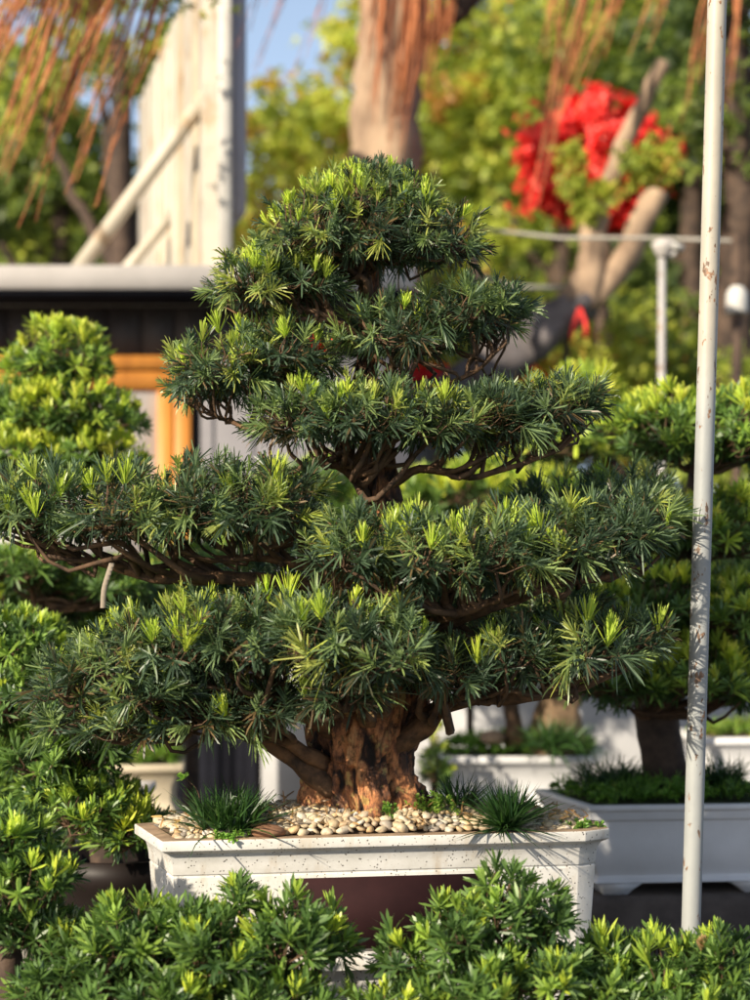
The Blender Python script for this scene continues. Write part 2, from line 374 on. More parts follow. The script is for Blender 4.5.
def pad(root, domes, D0, kind, seed, leafmat, part='foliage_pad', limb=None, limb_r=(.02,.008), twig_r=.0022, rho=300):
    """domes: (px, py_base, rx, h_up, h_down, D, depth_m, lime)"""
    parts = []; tw = MB(); nodes_all = []
    r = np.random.RandomState(seed)
    q_ = []
    for q in domes:
        Ls = q[8] if len(q) > 8 else 1.
        e_ = (.052 if kind == 'needle' else .036)*Ls/q[5]*F
        q_.append((q[0], q[1]-.12*e_, max(q[2]-.42*e_, q[2]*.55), max(q[3]-.62*e_, q[3]*.4), q[4]*(.6 if kind == 'needle' else .8))+tuple(q[5:]))
    domes = q_
    cs = [(W(q[0],q[1],q[5]), S(q[2],q[5]), q[6], S(q[3],q[5]), S(q[4],q[5])) for q in domes]
    for i, q in enumerate(domes):
        C, a, b, cu, cdn = cs[i]
        P, nn, depth, rr = sample_dome(C, a, b, cu, cdn, rho, seed*31+i)
        keep = np.ones(len(P), bool)
        for j, (C2,a2,b2,cu2,cd2) in enumerate(cs):
            if j != i:
                e = (P-C2)/np.array([a2,b2,1.]); e[:,2] /= np.where(e[:,2] > 0, cu2, cd2)
                keep &= (e**2).sum(1) > .5
        P, nn, depth = P[keep], nn[keep], depth[keep]
        if len(P) < 4: continue
        nb = np.random.RandomState(seed+i)
        nodes = [C+np.array([a*.75*math.cos(t)*u, b*.75*math.sin(t)*u, -cdn*.35+cu*.15*rr.rand()]) for t, u in zip(np.arange(10)*2.4, np.sqrt((np.arange(10)+.5)/10))]
        nodes_all += [(n_, C) for n_ in nodes]
        up = np.array([0,0,1.])
        N = len(P); outer = depth > .85
        clus = np.clip(.9+1.5*np.array([mnoise.noise(Vector(p*7.5)) for p in P]), .15, 2.6)
        lime = (rr.rand(N) < 1.45*clus* q[7]*np.clip(nn[:,2]*1.2+.15, 0, 1)) & outer
        if kind == 'needle':
            Ls = q[8] if len(q) > 8 else 1.
            low = nn[:,2] < .25
            A = norm(nn*.6+up*(.75-.45*low[:,None])+rr.randn(N,3)*.36)
            A[lime] = norm(nn[lime]*.25+up+rr.randn(lime.sum(),3)*.22)
            tint = np.where(lime, .62+.26*rr.rand(N), .05+.36*rr.rand(N)**1.6)
            half = (rr.rand(N) < .08+.55*q[7]) & ~lime; tint[half] = .38+.24*rr.rand(half.sum())  # olive-yellow tufts paint sunlight into the leaf colour, more on sunward domes
            tint = np.where(~outer, tint*.7, tint)  # inner tufts tinted darker, shade put into the leaf colour
            L = Ls*np.where(lime, .056, .064)*(.62+.62*rr.rand(N))
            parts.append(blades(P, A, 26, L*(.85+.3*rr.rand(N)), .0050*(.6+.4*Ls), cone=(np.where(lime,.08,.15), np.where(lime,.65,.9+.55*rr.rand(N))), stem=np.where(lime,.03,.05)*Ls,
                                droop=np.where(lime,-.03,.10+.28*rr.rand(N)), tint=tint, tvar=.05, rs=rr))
        else:
            Ls = q[8] if len(q) > 8 else 1.
            A = norm(nn*.6+up*.6+rr.randn(N,3)*.33)
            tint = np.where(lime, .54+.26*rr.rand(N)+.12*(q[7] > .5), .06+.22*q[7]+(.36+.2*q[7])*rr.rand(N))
            tint = np.where(~outer, tint*.6, tint)  # shade inside the pad painted as a darker leaf tint
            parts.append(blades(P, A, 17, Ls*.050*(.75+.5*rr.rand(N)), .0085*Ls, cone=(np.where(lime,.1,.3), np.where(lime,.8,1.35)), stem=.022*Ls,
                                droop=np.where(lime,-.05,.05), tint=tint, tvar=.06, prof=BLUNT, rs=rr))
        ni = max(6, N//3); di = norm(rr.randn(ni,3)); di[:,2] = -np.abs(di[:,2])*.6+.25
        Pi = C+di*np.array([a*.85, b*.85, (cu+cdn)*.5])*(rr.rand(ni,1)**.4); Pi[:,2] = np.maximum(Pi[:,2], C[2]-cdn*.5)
        parts.append(blades(Pi, di+[0,0,.3]+rr.randn(ni,3)*.4, 18, (.055 if kind == 'needle' else .045)*Ls, .0065*Ls, cone=(.2,1.5), stem=.04, droop=.15, tint=.02+.12*rr.rand(ni), tvar=.03, prof=NEEDLE, rs=rr))  # dark-tinted tufts added inside, painting the shade under the pad
        twigs(P[::1], A, nodes, twig_r, tw, rr)
    f = leaf_obj(part, parts, leafmat, root)
    if limb is not None:
        lp = smooth_path(limb, 26, wob=.006, seed=seed)
        rr = np.linspace(limb_r[0], limb_r[1]*.4, 26); jt = .15 if kind == 'needle' else .06
        for (nd_, C) in nodes_all:
            i = int(np.argmin(((lp-nd_)**2).sum(1)-np.arange(26)*0)); i = min(22, max(6, i-int(r.randint(1, 8))))
            q = lp[i]; v = nd_-q; L = np.linalg.norm(v)
            if L < .02: continue
            pth = smooth_path([q, q+v*.35+np.array([0,0,-.06*L])+r.randn(3)*jt*L, q+v*.7+np.array([0,0,-.05*L])+r.randn(3)*jt*.85*L, nd_], 9, .007, seed+int(1e4*abs(nd_[0])))
            tw.tube(pth, np.linspace(min(.015, rr[i]*.85), twig_r*1.8, 9), 7, cap=False, a=r.rand())
        k = np.random.RandomState(seed).rand(4)*6.28
        lm = MB(); lm.tube(lp, rr, 12, ridge=lambda th, t, p: 1+.14*np.sin(3*th+9*t+k[0])+.12*np.sin(17*t+k[1]+th)+.08*np.sin(5*th-21*t+k[2]))
        b_ = lm.build('branch', M['limb'], root, smooth=True)
    if tw.n: tw.build('twig_growth', M['twig'], f)
    return f

# ================================================================== THE MAIN BONSAI
T = 5.31
root = thing('bonsai_tree', 'large dark green podocarpus bonsai with tiered foliage pads, in the speckled white pot', 'bonsai', W(365,815,T))
def trunk_ridge(th, t, p):
    fl = max(0, 1-t*3.2)
    return (1+(.055+.07*fl)*np.sin(4*th+1.+3*t)+(.05+.05*fl)*np.sin(7*th+2.2-5*t)+.03*np.sin(13*th+9*t)+.035*np.sin(23*th-14*t)+.05*np.sin(2*th+22*t)+.02*np.sin(31*th+60*t))
tp = [W(366,832,T),W(366,812,T),W(362,785,T),W(362,760,T),W(366,735,T),W(376,700,T),W(378,650,T+.02),W(384,590,T+.03),W(382,540,T+.04),W(382,505,T+.03),W(380,470,T+.02),W(372,430,T+.03),W(364,390,T+.05),W(370,340,T+.04),W(368,295,T+.04),W(372,250,T+.04),W(372,215,T+.04)]
tr = [64,59,53,50,53,50,40,33,26,21,17,15,13,11,10,7,4]
path = smooth_path(tp, 110, .003, 3)
rr = np.interp(np.linspace(0, len(tp)-1, 110), np.arange(len(tp)), [S(x,T) for x in tr])
NR, NS = 300, 200
path = smooth_path(tp, NR, .003, 3)
rr = np.interp(np.linspace(0, len(tp)-1, NR), np.arange(len(tp)), [S(x,T) for x in tr])
mb = MB(); mb.tube(path, rr, NS, ridge=trunk_ridge); V_ = mb.V[0]; ctr = path.repeat(NS,0); dv_ = V_-ctr
dv_[:,1] *= .72; rl = np.linalg.norm(dv_, axis=1); dn = dv_/(rl[:,None]+1e-9)
bark_h = np.empty(len(V_))
for i in range(len(V_)):
    v = ctr[i]+dv_[i]; q = Vector((v[0]*17, v[1]*17, v[2]*7))
    h = 1-2.2*abs(mnoise.noise(q)); h2 = 1-2*abs(mnoise.noise(q*2.3+Vector((7,1,3)))); h3 = mnoise.noise(Vector((v[0]*70, v[1]*70, v[2]*40)))
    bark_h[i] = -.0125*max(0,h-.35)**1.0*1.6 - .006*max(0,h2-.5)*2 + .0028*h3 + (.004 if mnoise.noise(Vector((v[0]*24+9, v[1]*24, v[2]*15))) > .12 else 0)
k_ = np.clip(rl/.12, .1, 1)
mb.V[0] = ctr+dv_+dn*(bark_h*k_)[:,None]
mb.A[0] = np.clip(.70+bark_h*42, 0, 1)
trk = mb.build('trunk', M['bark'], root, smooth=True)
# surface roots spreading from the base
for (x0,y0,x1,y1,dy,r0) in ((330,790,300,815,-.03,20),(395,790,428,814,.0,18),(360,795,352,812,-.01,16),(385,795,398,812,-.02,13),(340,795,325,825,.10,16)):
    mb = MB(); mb.tube(smooth_path([W(x0,y0-25,T), W((x0*2+x1)/3,(y0*2+y1)/3,T+dy*.6), W(x1,y1,T+dy)], 12, .003), np.linspace(S(r0,T), S(r0*.35,T), 12), 14, ridge=lambda th,t,p: 1+.1*np.sin(3*th+7*t))
    mb.build('surface_root', M['bark'], root, smooth=True)

dm = lambda *a: a
TR = lambda py, dpx=0: W(378+dpx, py, T+.02)
N3 = M['needle']
# apex
pad(root, [dm(368,254,96,88,16,T,.26,.30,.72), dm(318,250,60,64,14,T-.04,.22,.42,.70), dm(428,256,52,56,6,T,.2,.10,.75), dm(372,215,60,50,20,T+.02,.2,.5,.65)],
    T, 'needle', 11, N3, limb=[TR(345,-8), W(366,300,T), W(372,262,T), W(380,235,T)], limb_r=(.018,.006), rho=640)
# apex shoulder
pad(root, [dm(262,300,50,52,16,T-.03,.18,.45,.75), dm(300,292,44,36,14,T-.05,.16,.3,.75)], T, 'needle', 12, N3,
    limb=[TR(345,-10), W(335,322,T-.05), W(300,318,T-.07), W(262,325,T-.05), W(222,306,T-.03)], limb_r=(.013,.005), rho=640)
# second tier, towards the sun
pad(root, [dm(232,384,60,62,12,T-.06,.2,.32,.85), dm(288,368,54,48,10,T-.08,.2,.25,.85), dm(192,392,28,42,12,T-.04,.12,.4,.8)], T, 'needle', 13, N3,
    limb=[TR(425,-8), W(320,402,T-.05), W(262,430,T-.08), W(215,412,T-.06), W(178,394,T-.05)], limb_r=(.012,.004), rho=470)
# second tier, shaded side
pad(root, [dm(398,348,62,44,8,T-.02,.22,.06,.85), dm(462,328,60,42,8,T,.2,.05,.85), dm(500,312,28,26,6,T,.12,.04,.8)], T, 'needle', 14, N3,
    limb=[TR(400,-6), W(400,385,T-.03), W(440,388,T-.04), W(480,366,T-.03), W(508,338,T-.01)], limb_r=(.013,.005), rho=470)
# third tier
pad(root, [dm(310,432,62,52,14,T-.12,.22,.14,.9), dm(365,432,62,50,8,T-.16,.22,.16,.9), dm(425,436,60,40,8,T-.1,.22,.06,.9)], T, 'needle', 15, N3,
    limb=[TR(505,-4), W(352,478,T-.04), W(318,462,T-.08), W(285,470,T-.08), W(258,452,T-.06)], limb_r=(.016,.006), rho=440)
pad(root, [dm(490,432,62,40,6,T-.04,.22,.05,.95), dm(545,420,52,40,10,T-.02,.18,.06,.95), dm(578,410,24,24,6,T-.02,.1,.08,.9)], T, 'needle', 16, N3,
    limb=[TR(490,6), W(420,468,T-.02), W(470,478,T-.06), W(530,462,T-.05), W(572,438,T-.03), W(600,415,T-.02)], limb_r=(.014,.004), rho=440)
# fourth tier: wide one
pad(root, [dm(48,525,62,58,22,T-.05,.26,.22,1.), dm(125,528,62,60,24,T-.1,.28,.20,1.), dm(8,520,40,44,16,T-.04,.2,.2,1.)], T, 'needle', 17, N3,
    limb=[TR(585,-10), W(320,582,T+.02), W(240,580,T-.03), W(170,578,T-.06), W(95,562,T-.06), W(20,545,T-.05)], limb_r=(.028,.009), rho=350)
pad(root, [dm(200,522,62,58,24,T-.06,.28,.14,1.), dm(268,520,58,58,26,T-.1,.26,.12,1.)], T, 'needle', 18, N3,
    limb=[TR(590,-10), W(330,575,T-.04), W(270,560,T-.07), W(215,556,T-.08)], limb_r=(.022,.009), rho=350)
# fourth tier: other side, front and behind
pad(root, [dm(360,565,60,52,30,T-.30,.22,.16,1.), dm(425,572,58,60,28,T-.36,.24,.16,1.), dm(490,568,56,58,26,T-.32,.24,.16,1.)], T, 'needle', 19, N3,
    limb=[TR(640,0), W(420,622,T-.15), W(470,610,T-.3), W(520,590,T-.3)], limb_r=(.026,.010), rho=350)
pad(root, [dm(555,560,62,54,26,T-.16,.25,.18,1.), dm(612,545,52,48,22,T-.1,.22,.16,1.), dm(648,538,28,40,14,T-.06,.14,.16,1.)], T, 'needle', 20, N3,
    limb=[TR(660,10), W(425,632,T-.12), W(490,604,T-.2), W(560,585,T-.18), W(615,575,T-.12), W(652,557,T-.08)], limb_r=(.028,.007), rho=350)
pad(root, [dm(560,515,52,36,22,T+.30,.2,.12,1.), dm(625,512,56,44,24,T+.26,.2,.10,1.)], T, 'needle', 21, N3,
    limb=[TR(600,8), W(430,560,T+.2), W(520,535,T+.28), W(600,530,T+.28)], limb_r=(.022,.008), rho=330)
# back of the crown, closes the middle
pad(root, [dm(300,600,80,60,26,T+.34,.22,.05,1.), dm(430,610,90,60,30,T+.36,.22,.05,1.), dm(540,620,70,40,26,T+.32,.2,.05,1.), dm(230,640,70,50,26,T+.3,.2,.05,1.)], T, 'needle', 22, N3,
    limb=[TR(680,0), W(360,640,T+.2), W(300,630,T+.3)], limb_r=(.024,.01), rho=260)
# fifth tier, low front
pad(root, [dm(75,695,46,44,22,T-.2,.2,.16,1.), dm(130,672,62,58,32,T-.26,.24,.20,1.), dm(70,730,30,22,14,T-.2,.14,.1,.9)], T, 'needle', 23, N3,
    limb=[W(335,790,T-.03), W(300,762,T-.06), W(250,732,T-.1), W(190,712,T-.2), W(120,705,T-.24), W(60,700,T-.2)], limb_r=(.040,.008), rho=350)
pad(root, [dm(195,655,60,62,34,T-.32,.24,.22,1.05), dm(262,655,58,62,34,T-.36,.24,.14,1.05), dm(160,700,54,30,22,T-.3,.2,.08,1.)], T, 'needle', 24, N3,
    limb=[W(345,735,T-.02), W(310,720,T-.12), W(260,705,T-.26), W(190,695,T-.3)], limb_r=(.03,.009), rho=350)
pad(root, [dm(325,655,58,62,34,T-.40,.24,.18,1.05), dm(385,665,54,56,36,T-.38,.24,.14,1.05), dm(345,698,54,22,28,T-.36,.18,.03,1.05)], T, 'needle', 25, N3,
    limb=[W(370,730,T-.03), W(365,712,T-.15), W(350,700,T-.3), W(300,690,T-.38)], limb_r=(.03,.009), rho=350)
pad(root, [dm(205,722,60,36,20,T-.26,.18,.10,1.), dm(135,735,46,32,16,T-.26,.16,.12,1.), dm(262,712,40,30,18,T-.3,.16,.06,1.)], T, 'needle', 28, N3,
    limb=[W(325,765,T-.05), W(285,742,T-.12), W(235,728,T-.2), W(170,728,T-.25)], limb_r=(.022,.006), rho=330)
# fifth tier, other side
pad(root, [dm(455,680,52,38,20,T-.26,.2,.10,1.), dm(515,668,46,40,18,T-.24,.2,.16,1.)], T, 'needle', 26, N3,
    limb=[W(395,745,T-.03), W(430,722,T-.08), W(462,700,T-.15), W(520,690,T-.2)], limb_r=(.036,.009), rho=340)
pad(root, [dm(580,658,50,46,18,T-.16,.2,.26,1.1), dm(634,648,38,30,12,T-.12,.16,.10,1.1)], T, 'needle', 27, N3,
    limb=[W(400,740,T-.02), W(450,704,T-.08), W(520,696,T-.16), W(585,686,T-.16), W(640,666,T-.12)], limb_r=(.03,.006), rho=340)
# red young shoots in a gap
P = np.array([W(318+rs.randn()*8, 350+rs.randn()*5, T-.12) for _ in range(9)])
leaf_obj('red_shoot', [blades(P, rs.randn(9,3)*.5+[0,-.3,.7], 12, .016, .006, tint=.9, prof=BLUNT)], M['red'], root)
# broken tag strip hanging from the wide tier
mb = MB(); pt = smooth_path([W(112,563,T-.32), W(108,575,T-.34), W(104,590,T-.34), W(103,608,T-.33)], 10)
for i in range(9):
    d = np.array([S(2.6,T),0,0]); mb.add([pt[i]-d, pt[i]+d, pt[i+1]+d, pt[i+1]-d, pt[i]-d+[0,.002,0], pt[i]+d+[0,.002,0], pt[i+1]+d+[0,.002,0], pt[i+1]-d+[0,.002,0]], [(0,1,2,3),(7,6,5,4),(0,3,7,4),(1,5,6,2)])
tag(mb.build('plastic_strip', simple('tan_strip', (.30,.25,.19), .8)), 'thin pale tan strip hanging under the wide foliage tier', 'plant tag')

# ------------------------------------------------------------------ pots
def inset(poly, d):
    poly = np.asarray(poly, float); n = len(poly); out = []
    for i in range(n):
        p, a, b = poly[i], poly[i-1], poly[(i+1) % n]
        e1 = p-a; e1 /= np.linalg.norm(e1); e2 = b-p; e2 /= np.linalg.norm(e2)
        n1 = np.array([-e1[1], e1[0]]); n2 = np.array([-e2[1], e2[0]])
        k = (n1+n2); k /= max(.4, 1+n1@n2); out.append(p+k*d)
    return np.array(out)
def pot(root, poly, rimz, prof, mat, name='bowl', soilmat=None, soil_drop=.02, wall=.05, rimmat=None):
    """poly CCW plan of the rim; prof [(inset, z below rim)] from the outer top edge downwards"""
    n = len(poly); V = []; Fc = []; mi = []
    rings = [(wall+.002, soil_drop+.06), (wall, .0)]+[(0.0+prof[0][0], prof[0][1])]+prof[1:]
    for (d, dz) in rings:
        q = inset(poly, d); V += [(x, y, rimz-dz) for x, y in q]
    for i in range(len(rings)-1):
        for j in range(n):
            k = (j+1) % n; Fc.append((i*n+j, (i+1)*n+j, (i+1)*n+k, i*n+k)); mi.append(1 if i == 1 else 0)
    Fc.append(tuple((len(rings)-1)*n+j for j in range(n-1,-1,-1))); mi.append(0)
    o = mesh_obj(name, V, Fc, mat, root, mats=[mat, rimmat or mat], mi=mi)
    bv = o.modifiers.new('edge', 'BEVEL'); bv.width = .005; bv.segments = 2; bv.limit_method = 'ANGLE'; bv.angle_limit = math.radians(25)
    if soilmat:
        q = inset(poly, wall-.004); c = q.mean(0)
        G = MB(); V = [(c[0], c[1], rimz-soil_drop+.03)]
        for f_ in (.33,.66,1.0):
            for x, y in q: V.append((c[0]+(x-c[0])*f_, c[1]+(y-c[1])*f_, rimz-soil_drop+.03*(1-f_**2)))
        Fc = [(0, 1+j, 1+(j+1) % n) for j in range(n)]
        for k in range(2):
            for j in range(n): Fc.append((1+k*n+j, 1+(k+1)*n+j, 1+(k+1)*n+(j+1) % n, 1+k*n+(j+1) % n))
        G.add(V, Fc); G.build('soil', soilmat, root, smooth=True)
    return o
RZ = 1.6-.731
mp = [(-.554,5.0),(.568,5.19),(.640,5.25),(.630,5.40),(.50,5.54),(-.50,5.44),(-.668,5.34)]
potr = thing('bonsai_pot', 'long speckled white cement pot with a maroon front panel, holding the large bonsai', 'plant pot', (0,5.2,RZ-.45))
prof = [(.002,.001),(.0,.004),(.0,.028),(.008,.033),(.020,.038),(.028,.050),(.033,.072),(.035,.096),(.038,.098),(.038,.101),(.036,.104),(.050,.315),(.030,.320),(.026,.36),(.075,.366),(.08,.45)]
pot(potr, mp, RZ, prof, M['cement'], 'bowl', M['soil'], .012, .045, M['rimtop'])
# maroon panel and its frame, on the front face
A_ = np.array(inset(mp,.042)[0]); B_ = np.array(inset(mp,.042)[1]); ex = (B_-A_)/np.linalg.norm(B_-A_); ey = np.array([ex[1],-ex[0]])
def onfront(px):       # distance along the front face where the ray through px meets it
    k = (px-375)/F; t = (A_[0]-k*A_[1])/(k*ex[1]-ex[0]); return t
def frontbox(mb, t0, t1, z0, z1, off, th):
    p = [A_+ex*t0+ey*off, A_+ex*t1+ey*off]; q = [A_+ex*t0+ey*(off-th), A_+ex*t1+ey*(off-th)]
    V = [(*p[0],z0),(*p[1],z0),(*q[1],z0),(*q[0],z0),(*p[0],z1),(*p[1],z1),(*q[1],z1),(*q[0],z1)]
    mb.add(V, [(0,3,2,1),(4,5,6,7),(0,1,5,4),(1,2,6,5),(2,3,7,6),(3,0,4,7)])
t0, t1 = onfront(290), onfront(482)
mb = MB(); frontbox(mb, t0, t1, RZ-.305, RZ-.113, .006, .02); mb.build('front_panel', M['maroon'], potr)
for t in (.08, .95):
    mb = MB(); frontbox(mb, t, t+.14, RZ-.50, RZ-.449, -.03, .25); mb.build('foot', M['cement'], potr)
# plinth below
pl = thing('concrete_plinth', 'grey concrete plinth under the speckled white pot', 'plinth', (0,5.2,0))
mb = MB(); mb.box((-.62,4.98,0),(.66,5.5,.30), bev=.012); mb.build('block', M['concrete'], pl)
mb = MB(); mb.box((-.66,4.96,.302),(.70,5.52,RZ-.502), bev=.01); mb.build('slab', M['concrete'], pl)

# pebbles
def ico():
    t = (1+5**.5)/2
    v = np.array([(-1,t,0),(1,t,0),(-1,-t,0),(1,-t,0),(0,-1,t),(0,1,t),(0,-1,-t),(0,1,-t),(t,0,-1),(t,0,1),(-t,0,-1),(-t,0,1)], float)
    f = [(0,11,5),(0,5,1),(0,1,7),(0,7,10),(0,10,11),(1,5,9),(5,11,4),(11,10,2),(10,7,6),(7,1,8),(3,9,4),(3,4,2),(3,2,6),(3,6,8),(3,8,9),(4,9,5),(2,4,11),(6,2,10),(8,6,7),(9,8,1)]
    v = norm(v); cache = {}; v = list(v); nf = []
    def mid(a, b):
        k = (min(a,b), max(a,b))
        if k not in cache: m = v[a]+v[b]; v.append(m/np.linalg.norm(m)); cache[k] = len(v)-1
        return cache[k]
    for a, b, c in f:
        x, y, z = mid(a,b), mid(b,c), mid(c,a); nf += [(a,x,z),(b,y,x),(c,z,y),(x,y,z)]
    return np.array(v), nf
IV, IF = ico()
def inpoly(x, y, poly):
    c = False; n = len(poly)
    for i in range(n):
        x1,y1 = poly[i]; x2,y2 = poly[(i+1) % n]
        if (y1 > y) != (y2 > y) and x < (x2-x1)*(y-y1)/(y2-y1)+x1: c = not c
    return c
inner = inset(mp, .052); pts = []
rp = np.random.RandomState(4); tries = 0
mb = MB()
while len(pts) < 2400 and tries < 50000:
    tries += 1
    x = -.66+1.3*rp.rand(); y = 5.0+.5*rp.rand()
    if not inpoly(x, y, inner): continue
    s_ = .0095+.009*rp.rand()**1.4
    if any((x-a)**2+(y-b)**2 < (.62*(s_+c))**2 for a, b, c in pts): continue
    pts.append((x, y, s_))
    e = min(1, abs(y-4.98)/.14)
    z = RZ-.010+.068*math.exp(-((x+.03)/.55)**2)*math.sin(min(1,max(0,(y-5.03-.165*(x+.55))/.16))*1.57)
    sh = np.array([1.25,1.0,.72])*s_*(.85+.3*rp.rand(3)); th = rp.rand()*6.28; R = np.array([[math.cos(th),-math.sin(th),0],[math.sin(th),math.cos(th),0],[0,0,1]])
    fr = rp.randn(3)*1.3
    V = IV*(1+.13*np.sin(IV@(rp.randn(3)*2.4)+rp.rand()*6)[:,None]+.07*np.sin(IV@(rp.randn(3)*4.5))[:,None])
    V = (V*sh)@R.T; tl = rp.randn()*.3; V[:,2] += V[:,0]*tl
    mb.add(V+[x,y,z], IF, rp.rand())
m, nt, b = new_mat('pebble'); at = N_(nt, 'ShaderNodeAttribute', attribute_name='tint')
r = ramp(nt, [(0,(.66,.60,.48)),(.3,(.58,.45,.28)),(.5,(.70,.60,.42)),(.65,(.52,.34,.16)),(.78,(.40,.37,.33)),(.9,(.60,.42,.22)),(1,(.74,.71,.64))]); nt.links.new(at.outputs['Fac'], r.inputs[0])
n = tex_noise(nt, coords(nt), 70, 4); rv = ramp(nt, [(.3,.6),(.65,1.05)]); nt.links.new(n, rv.inputs[0])
nt.links.new(mix(nt, 1., r.outputs[0], rv.outputs[0], 'MULTIPLY'), b.inputs['Base Color']); b.inputs['Roughness'].default_value = .6; bump(nt, b, n, .3, .003)
o = mb.build('pebbles', m, None, smooth=True); o['kind'] = 'stuff'; o['label'] = 'cream and tan pebbles covering the soil of the speckled pot'

fn = [(x,y) for (x,y,c) in pts if rp.rand() < .16]
fp = np.array([(x+.01*rp.randn(), y+.005*rp.randn(), RZ+.004+.068*math.exp(-((x+.03)/.55)**2)*math.sin(min(1,max(0,(y-5.03-.165*(x+.55))/.16))*1.57)+.006) for x,y in fn])
o = leaf_obj('fallen_leaves', [blades(fp, rp.randn(len(fp),3)*[1,1,.12], 2, .035, .005, cone=(.1,1.2), stem=.004, droop=.05, tint=.3+.5*rp.rand(len(fp)))], leaf_mat('dry_leaf', [(0,(.16,.09,.04)),(.6,(.34,.20,.08)),(1,(.42,.33,.10))], transl=0)); o['kind'] = 'stuff'; o['label'] = 'dry fallen needles lying on the pebbles'
# mondo grass clumps and weeds on the pot
def grass_clump(name, label, cat, c, n, L, w, mat, tint=.2, tufts=14, spread=.05, group=None, droop=.45, cone=(.05,1.15), seed=0):
    r = np.random.RandomState(seed); c = np.asarray(c)
    th = r.rand(tufts)*6.28; u = np.sqrt(r.rand(tufts))
    P = c+np.stack([np.cos(th)*u*spread, np.sin(th)*u*spread*.8, r.rand(tufts)*.006], 1)
    A = norm(np.stack([np.cos(th)*u*.5, np.sin(th)*u*.5, np.ones(tufts)], 1)+r.randn(tufts,3)*.08)
    o = leaf_obj(name, [blades(P, A, n, L, w, cone=cone, stem=.006, droop=droop*(.6+.8*r.rand(tufts)), tint=tint+.1*r.randn(tufts), tvar=.1, prof=GRASS, lvar=.3, rs=r)], mat)
    tag(o, label, cat, group); return o
G1 = M['grassleaf']
grass_clump('mondo_grass', 'wide dark clump of mondo grass at the sunlit end of the speckled pot', 'grass plant', W(226,832,5.12), 12, .17, .0058, G1, .24, 34, .07, seed=1, droop=.22, cone=(.03,.95))
grass_clump('mondo_grass', 'round spiky mondo grass clump hanging over the front rim of the speckled pot', 'grass plant', W(508,829,5.18), 16, .15, .0058, G1, .22, 30, .022, seed=2, cone=(.03,1.35), droop=.14)
grass_clump('mondo_grass', 'small dark mondo grass clump behind the round spiky one', 'grass plant', W(460,812,5.33), 10, .13, .0052, G1, .14, 16, .03, seed=3, droop=.18, cone=(.03,1.1))
def herb(label, c, n, sp, h, seed, tint=.5, name='weed', L=.014):
    r = np.random.RandomState(seed); P = np.asarray(c)+np.stack([r.randn(n)*sp, r.randn(n)*sp*.7, np.abs(r.randn(n))*h], 1)
    o = leaf_obj(name, [blades(P, np.array([0,0,1.])+r.randn(n,3)*.5, 9, L, L*.55, cone=(.2,1.4), stem=.01, tint=tint, tvar=.12, prof=BLUNT, rs=r)], M['herb']); tag(o, label, 'weed'); return o
herb('feathery yellow-green weed between the trunk and the spiky grass', W(432,812,5.25), 60, .03, .022, 4, .6)
herb('tiny bright weed growing against the trunk base', W(388,813,5.06), 14, .008, .012, 5, .5)
herb('small round-leaved weed in front of the wide dark grass clump', W(226,840,5.06), 30, .022, .006, 6, .45)
herb('low weed at the shaded end of the speckled pot', W(582,828,5.27), 30, .025, .005, 7, .35)
mb = MB(); mb.tube(smooth_path([W(204,822,5.16), W(200,800,5.16), W(196,788,5.16), W(186,779,5.16)], 8), .0014, 5)
t = thing('weed_sprig', 'thin lone sprig with one pale leaf rising from the dark grass clump', 'weed', W(204,822,5.16)); mb.build('stem', M['twig'], t)
leaf_obj('leaf', [blades(np.array([W(184,779,5.16)]), [[-.3,-.5,.8]], 7, .026, .016, cone=(.4,1.3), stem=.004, tint=.5, prof=BLUNT)], M['herb'], t)
V = IV*np.array([S(18,5.1), .03, S(7,5.1)])*(1+.1*np.sin(IV@np.array([3,5,2.]))[:,None])+W(268,831,5.09)
tag(mesh_obj('flat_stone', V, IF, simple('brown_stone', (.30,.16,.09), .8, c2=(.18,.09,.05), scale=20), smooth=True), 'flat reddish brown stone among the pebbles beside the grass clump', 'stone')

# ------------------------------------------------------------------ pole
mb = MB(); pp = [W(691,948+150,5.28)+0, W(718,-60,5.28)]
bot = W(691,925,5.28); top = W(717.5,-10,5.28); dr = (top-bot)/(top[2]-bot[2]); p0 = bot-dr*bot[2]; p1 = top+dr*.6
mb.tube([p0+(p1-p0)*t for t in np.linspace(0,1,14)], .0262, 28)
pr = thing('metal_pole', 'tall thin leaning metal pole with chipped cream paint, bluer and darker lower down', 'pole', p0); mb.build('tube', M['pole'], pr, smooth=True)
mb = MB(); mb.lathe(p0, [(.05,0),(.05,.012),(.034,.02),(.03,.05)], 24); mb.build('base_collar', M['concrete'], pr)

# ------------------------------------------------------------------ other potted podocarpus
K3 = M['maki']
def maki(label, base, domes, trunk, tr_r, group, seed, rho=300, leaf=K3, name='bonsai_tree', cat='bonsai', bark='darkbark'):
    t = thing(name, label, cat, base, group)
    mb = MB(); pth = smooth_path(trunk, 30, .006, seed); mb.tube(pth, np.interp(np.linspace(0,1,30), np.linspace(0,1,len(tr_r)), tr_r), 16, ridge=lambda th,t_,p: 1+.12*np.sin(3*th+8*t_)+.08*np.sin(7*th-5*t_))
    mb.build('trunk', M[bark], t, smooth=True)
    for i, dd in enumerate(domes):
        c = W(dd[0][0], dd[0][1], dd[0][5]); j = int(np.argmin(np.abs(pth[:,2]-(c[2]-.08)))); 
        q = pth[min(j, 28)]
        pad(t, dd, 0, 'maki', seed*7+i, leaf, limb=[q, q*.5+c*.5+[0,0,-.05], c+[0,0,-.02]] if np.linalg.norm(q-c) > .06 else None, limb_r=(.016,.006), rho=rho)
    return t
GA = 'podocarpus bonsais standing around the large one'
